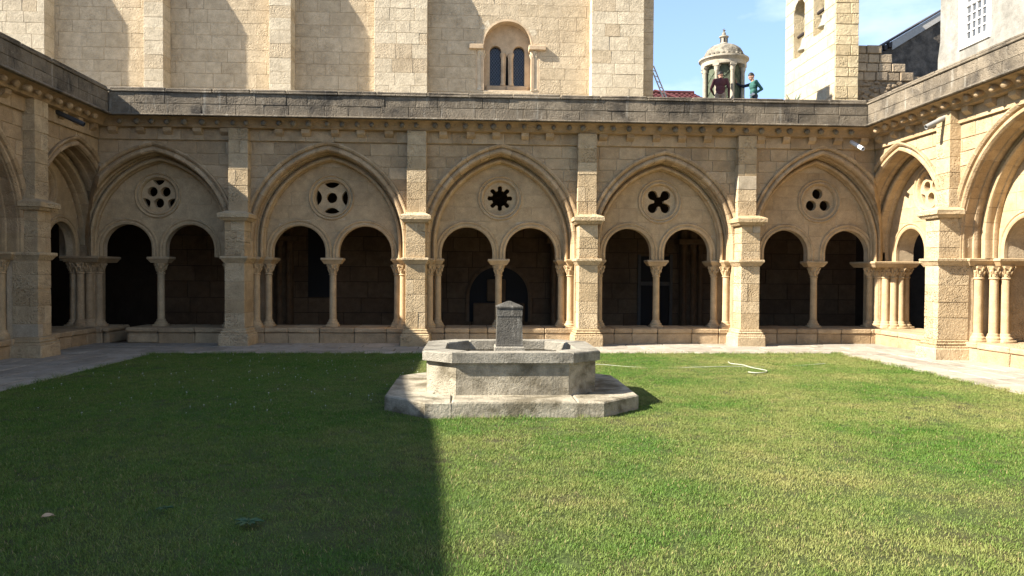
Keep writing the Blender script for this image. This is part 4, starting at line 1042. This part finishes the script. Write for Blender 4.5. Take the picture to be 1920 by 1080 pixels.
def flower():
    mb = MB(); mb.tube([(0, 0, 0), (0, 0, .05)], .0015, 4); mb.sphere((0, 0, .055), .012, 7, 5, (1, 1, .8))
    return bpy.data.objects.new('clover_flower', mb.mesh('clover_flower', 'clover', 60))
scatter('clover_flowers', 'tiny white clover heads dotted through the shaded grass', 'clover', [flower()], 4.0, .5, .85, area=(-5.9, -.8, 8.2, 14.4), seed=9)

# ------------------------------------------------------------------ small things on the lawn
hz = .017
def smoothpath(pts, n=8):
    out = []; P = [Vector(p) for p in pts]; P = [P[0]*2-P[1]] + P + [P[-1]*2-P[-2]]
    for i in range(1, len(P)-2):
        for k in range(n):
            t = k/n; a, b, c, d = P[i-1], P[i], P[i+1], P[i+2]
            out.append(.5*((2*b)+(c-a)*t+(2*a-5*b+4*c-d)*t*t+(3*b-a-3*c+d)*t*t*t))
    return out + [P[-2]]
hp = [(1.5, 12.9), (2.16, 12.83), (2.7, 12.6), (3.31, 12.53), (3.9, 12.5), (4.45, 12.55), (5.08, 12.62), (5.78, 12.82), (6.3, 12.95)]
mb = MB(); mb.tube(smoothpath([(x, y, hz+.012*math.sin(i*1.7)) for i, (x, y) in enumerate(hp)]), .0055, 8); tag(mb.build('garden_hose', 'hose_white', None, 60), 'thin white hose lying straight across the sunlit grass', 'hose')
hp = [(4.62, 13.2), (4.58, 12.95), (4.72, 12.72), (4.73, 12.4), (4.80, 12.15), (4.83, 11.95), (4.70, 11.74), (4.55, 11.70), (4.46, 11.80)]
mb = MB(); mb.tube(smoothpath([(x, y, hz+.012) for i, (x, y) in enumerate(hp)]), .009, 8); tag(mb.build('hose_end', 'hose_white', None, 60), 'thicker white hose end curled in a loop on the grass', 'hose')
# fallen leaf
mb = MB(); vs = []; n = 8
for i in range(n+1):
    t = i/n; w = .034*math.sin(math.pi*t)**.7*(1-.3*t); x = -.06+.12*t; z = .012*math.sin(t*3)
    vs += [(x, -w, z+.016), (x, 0, z), (x, w, z+.02)]
fs = [f for i in range(n) for f in ((i*3, i*3+1, i*3+4, i*3+3), (i*3+1, i*3+2, i*3+5, i*3+4))]
vs2 = [(x, y, z-.002) for x, y, z in vs]
mb.raw(vs + vs2, fs + [tuple(q+len(vs) for q in f[::-1]) for f in fs]); mb.tube([(.06, 0, .005), (.085, .004, .0)], .0016, 5)
lf_ = mb.build('fallen_leaf', 'dry_leaf', None, 60, loc=(-2.71, 4.83, .055), rz=.9); lf_.rotation_euler = (.35, .1, .9); lf_.scale = (.62, .62, .62); lf_.location.z = .035; tag(lf_, 'single dry brown leaf lying on the shaded lawn', 'leaf')
def weed(x, y, n, size, label):
    e = empty('weed', (x, y, .03)); tag(e, label, 'weed', 'broad-leaved weeds in the lawn')
    for k in range(n):
        a = 2*math.pi*k/n + random.uniform(-.3, .3); l = size*random.uniform(.7, 1.1); vs = []
        for i in range(7):
            t = i/6; w = .16*l*math.sin(math.pi*min(1, t*1.02))**.6*(1+.25*math.cos(t*20)); r = l*(.08+t); z = .05*math.sin(t*2.6)*l*4*.35+.012
            for s in (-1, 0, 1): vs.append((r*math.cos(a)-s*w*math.sin(a), r*math.sin(a)+s*w*math.cos(a), z+abs(s)*.008))
        mb = MB(); mb.raw(vs, [f for i in range(6) for f in ((i*3, i*3+1, i*3+4, i*3+3), (i*3+1, i*3+2, i*3+5, i*3+4))]); mb.build('leaf', 'weed', e, 60)
weed(-1.40, 4.66, 11, .085, 'larger flat rosette of broad leaves in the shaded lawn'); weed(-2.03, 4.95, 8, .05, 'smaller flat rosette of broad leaves left of the larger one')

# ------------------------------------------------------------------ waterspouts
def spout(name, p0, p1, r, mat, label):
    mb = MB(); p0, p1 = Vector(p0), Vector(p1); d = (p1-p0).normalized(); a = d.cross(Vector((0, 0, 1))).normalized(); b = a.cross(d); n = 16
    rings = [(p0, r), (p1, r), (p1, r*.82), (p1-d*.2, r*.82)]
    mb.raw([p+(a*math.cos(2*math.pi*k/n)+b*math.sin(2*math.pi*k/n))*q for p, q in rings for k in range(n)], [(i*n+k, i*n+(k+1) % n, (i+1)*n+(k+1) % n, (i+1)*n+k) for i in range(3) for k in range(n)] + [tuple(range(n)), tuple(3*n+k for k in range(n))])
    tag(mb.build(name, mat, None, 40), label, 'pipe', 'waterspouts')
spout('waterspout', (-8.22, 15.0, 4.74), (-7.70, 15.06, 4.50), .048, 'pvc_dark', 'dark plastic rain pipe sticking out of the shaded left wall')
spout('waterspout', (9.22, 13.88, 4.75), (8.66, 13.86, 4.47), .048, 'pvc_grey', 'grey plastic rain pipe sticking out of the sunlit right wall')
spout('waterspout', (8.65, 16.72, 4.71), (8.66, 16.16, 4.44), .045, 'pvc_white', 'short white rain pipe sticking out near the far right corner')

# ------------------------------------------------------------------ the two people on the roof
def capsule(mb, a, b, ra, rb, n=10):
    a, b = Vector(a), Vector(b); m = 5
    mb.tube([a + (b-a)*i/m for i in range(m+1)], [ra + (rb-ra)*i/m for i in range(m+1)], n); mb.sphere(a, ra, 10, 7); mb.sphere(b, rb, 10, 7)
def person(loc, rz, J, mats, label, cap=None):
    """one continuous body grown from tapered limbs; cloth, skin and shoes are zones of its surface"""
    mb = MB(); seg = []
    def limb(a, b, ra, rb, zone): capsule(mb, J[a], J[b], ra, rb); seg.append((Vector(J[a]), Vector(J[b]), ra, rb, zone))
    for s in 'LR':
        limb('hip'+s, 'knee'+s, .092, .064, 'legs'); limb('knee'+s, 'ankle'+s, .062, .046, 'legs'); limb('ankle'+s, 'toe'+s, .045, .038, 'shoes')
        limb('shoulder'+s, 'elbow'+s, .062, .048, 'arm'+s); limb('elbow'+s, 'wrist'+s, .046, .034, 'arm'+s)
        w, e = Vector(J['wrist'+s]), Vector(J['elbow'+s]); d = (J['hdir'+s] if 'hdir'+s in J else (w-e)); d = Vector(d).normalized()
        sd = Vector(J.get('thumb'+s, (0, 0, 1))).normalized(); sd = (sd - d*sd.dot(d)).normalized(); nrm = d.cross(sd)
        palm = w + d*.08; capsule(mb, w, palm, .030, .034); seg.append((w, palm, .03, .034, 'hand'+s))
        for k, (o, l) in enumerate(((-.03, .062), (-.01, .075), (.012, .08), (.032, .07))):
            b0 = palm + sd*o + d*.015; b1 = b0 + d*l*.55 + nrm*.008; b2 = b0 + d*l + nrm*.028
            capsule(mb, b0, b1, .011, .010, 6); capsule(mb, b1, b2, .010, .008, 6); seg.append((b0, b2, .011, .008, 'hand'+s))
        t0 = w + d*.03 + sd*.025; t1 = t0 + d*.03 + sd*.032; t2 = t1 + d*.03 + sd*.008
        capsule(mb, t0, t1, .013, .011, 6); capsule(mb, t1, t2, .011, .009, 6); seg.append((t0, t2, .013, .009, 'hand'+s))
    pe, ch, nk, hd = (Vector(J[k]) for k in ('pelvis', 'chest', 'neck', 'head'))
    mb.sphere(pe, .15, 12, 8, (.85, 1.12, .8)); seg.append((pe, pe, .1, .1, 'legs'))
    mb.sphere(pe.lerp(ch, .45), .145, 12, 8, (.85, 1.1, 1.1)); mb.sphere(ch, .16, 12, 8, (.85, 1.15, 1.1)); seg.append((pe.lerp(ch, .25), ch, .15, .15, 'torso'))
    for s in 'LR': capsule(mb, ch + Vector((0, 0, .08)), J['shoulder'+s], .085, .068); seg.append((ch + Vector((0, 0, .08)), Vector(J['shoulder'+s]), .085, .07, 'torso'))
    capsule(mb, ch + Vector((0, 0, .12)), nk, .075, .056); capsule(mb, nk, hd, .054, .055); seg.append((nk, hd, .05, .05, 'skin'))
    f = Vector(J.get('face', (1, 0, -.15))).normalized(); up = Vector((0, 0, 1)); up = (up - f*up.dot(f)).normalized(); sdv = up.cross(f)
    mb.sphere(hd + up*.04 - f*.012, .098, 14, 10, (1.0, .84, 1.14)); mb.sphere(hd - up*.035 + f*.025, .068, 12, 8, (.95, .85, 1.0)); seg.append((hd, hd + up*.05, .1, .1, 'skin'))
    capsule(mb, hd + f*.085 + up*.035, hd + f*.108 - up*.005, .010, .016, 6)                     # nose
    for s in (-1, 1): mb.sphere(hd + sdv*s*.085 + up*.01 - f*.005, .026, 8, 6, (.6, .35, 1))      # ears
    mb.sphere(hd + f*.078 - up*.045, .02, 8, 6, (.6, 1.4, .6))                                     # mouth
    me = mb.mesh('tmp', 'skin'); o = bpy.data.objects.new('tmp', me); link(o)
    md = o.modifiers.new('r', 'REMESH'); md.mode = 'VOXEL'; md.voxel_size = .0105
    sm = o.modifiers.new('s', 'SMOOTH'); sm.factor = .5; sm.iterations = 3
    dg = bpy.context.evaluated_depsgraph_get(); me2 = bpy.data.meshes.new_from_object(o.evaluated_get(dg)); bpy.data.objects.remove(o)
    zones = ['skin', 'torso', 'armL', 'armR', 'legs', 'shoes', 'handL', 'handR']; me2.materials.clear()
    for z in zones: me2.materials.append(MAT[mats[z]])
    def dist(p, s):
        a, b, ra, rb, _ = s; ab = b-a; L2 = ab.length_squared; t = 0 if L2 == 0 else max(0, min(1, (p-a).dot(ab)/L2)); return (p-a-ab*t).length - (ra+(rb-ra)*t)
    for p in me2.polygons:
        c = p.center; p.material_index = zones.index(min(seg, key=lambda s: dist(c, s))[4]); p.use_smooth = True
    me2.name = 'person'; o = bpy.data.objects.new('person', me2); o.location = loc; o.rotation_euler = (0, 0, rz); link(o); tag(o, label, 'person', 'people on the roof')
    # hair or cap as a shell over the skull, eyes
    hb = MB(); n, m = 18, 8; top = hd + up*.045 - f*.014; vs = []
    for i in range(m+1):
        for k in range(n):
            a = 2*math.pi*k/n; lim = 1.25 + .55*(1-math.cos(a))/2; th = lim*i/m
            v = f*math.cos(a)*math.sin(th)*.106 + sdv*math.sin(a)*math.sin(th)*.090 + up*math.cos(th)*.122
            vs.append(top + v)
    hb.raw(vs, [(i*n+k, i*n+(k+1) % n, (i+1)*n+(k+1) % n, (i+1)*n+k) for i in range(m) for k in range(n)])
    if cap: hb.sphere(top + f*.12 + up*.01, .06, 10, 6, (1, 1, .25))
    hb.build('cap' if cap else 'hair', 'hair_black', o, 60)
    eb = MB()
    for s in (-1, 1): eb.sphere(hd + f*.083 + sdv*s*.034 + up*.03, .010, 8, 6)
    eb.build('eyes', 'leather', o, 60)
    return o
base = dict(pelvis=(0, 0, .96), chest=(.02, 0, 1.30), neck=(.05, 0, 1.47), head=(.095, 0, 1.585), hipL=(0, .09, .92), hipR=(0, -.09, .92), kneeL=(.04, .10, .50), kneeR=(.03, -.10, .50),
            ankleL=(0, .11, .08), ankleR=(0, -.11, .08), toeL=(.15, .13, .04), toeR=(.15, -.13, .04))
J2 = dict(base, shoulderL=(.01, .19, 1.40), elbowL=(-.16, .27, 1.14), wristL=(.05, .22, 1.00), shoulderR=(.04, -.18, 1.40), elbowR=(.30, -.20, 1.33), wristR=(.53, -.18, 1.42), hdirR=(.35, 0, .95), thumbR=(0, 1, .2), hdirL=(.9, -.25, -.35), face=(1, .15, -.35))
person((9.27, 24.30, 6.60), math.pi, J2, dict(skin='skin', torso='cloth_teal', armL='cloth_teal', armR='cloth_navy', legs='jeans', shoes='leather', handL='glove_white', handR='skin'),
       'person in a teal sweater leaning one arm out to the cupola column')
J1 = dict(base, shoulderL=(.02, .19, 1.40), elbowL=(.06, .30, 1.14), wristL=(.26, .24, 1.06), shoulderR=(.02, -.19, 1.40), elbowR=(-.02, -.27, 1.12), wristR=(.10, -.27, .90), face=(.75, -.6, -.15), neck=(.06, 0, 1.46), head=(.12, 0, 1.57))
person((8.04, 24.02, 6.60), R(72), J1, dict(skin='skin', torso='cloth_maroon', armL='cloth_maroon', armR='cloth_maroon', legs='trousers_beige', shoes='leather', handL='leather', handR='leather'),
       'person in a maroon jacket and black cap standing with back turned', cap=True)
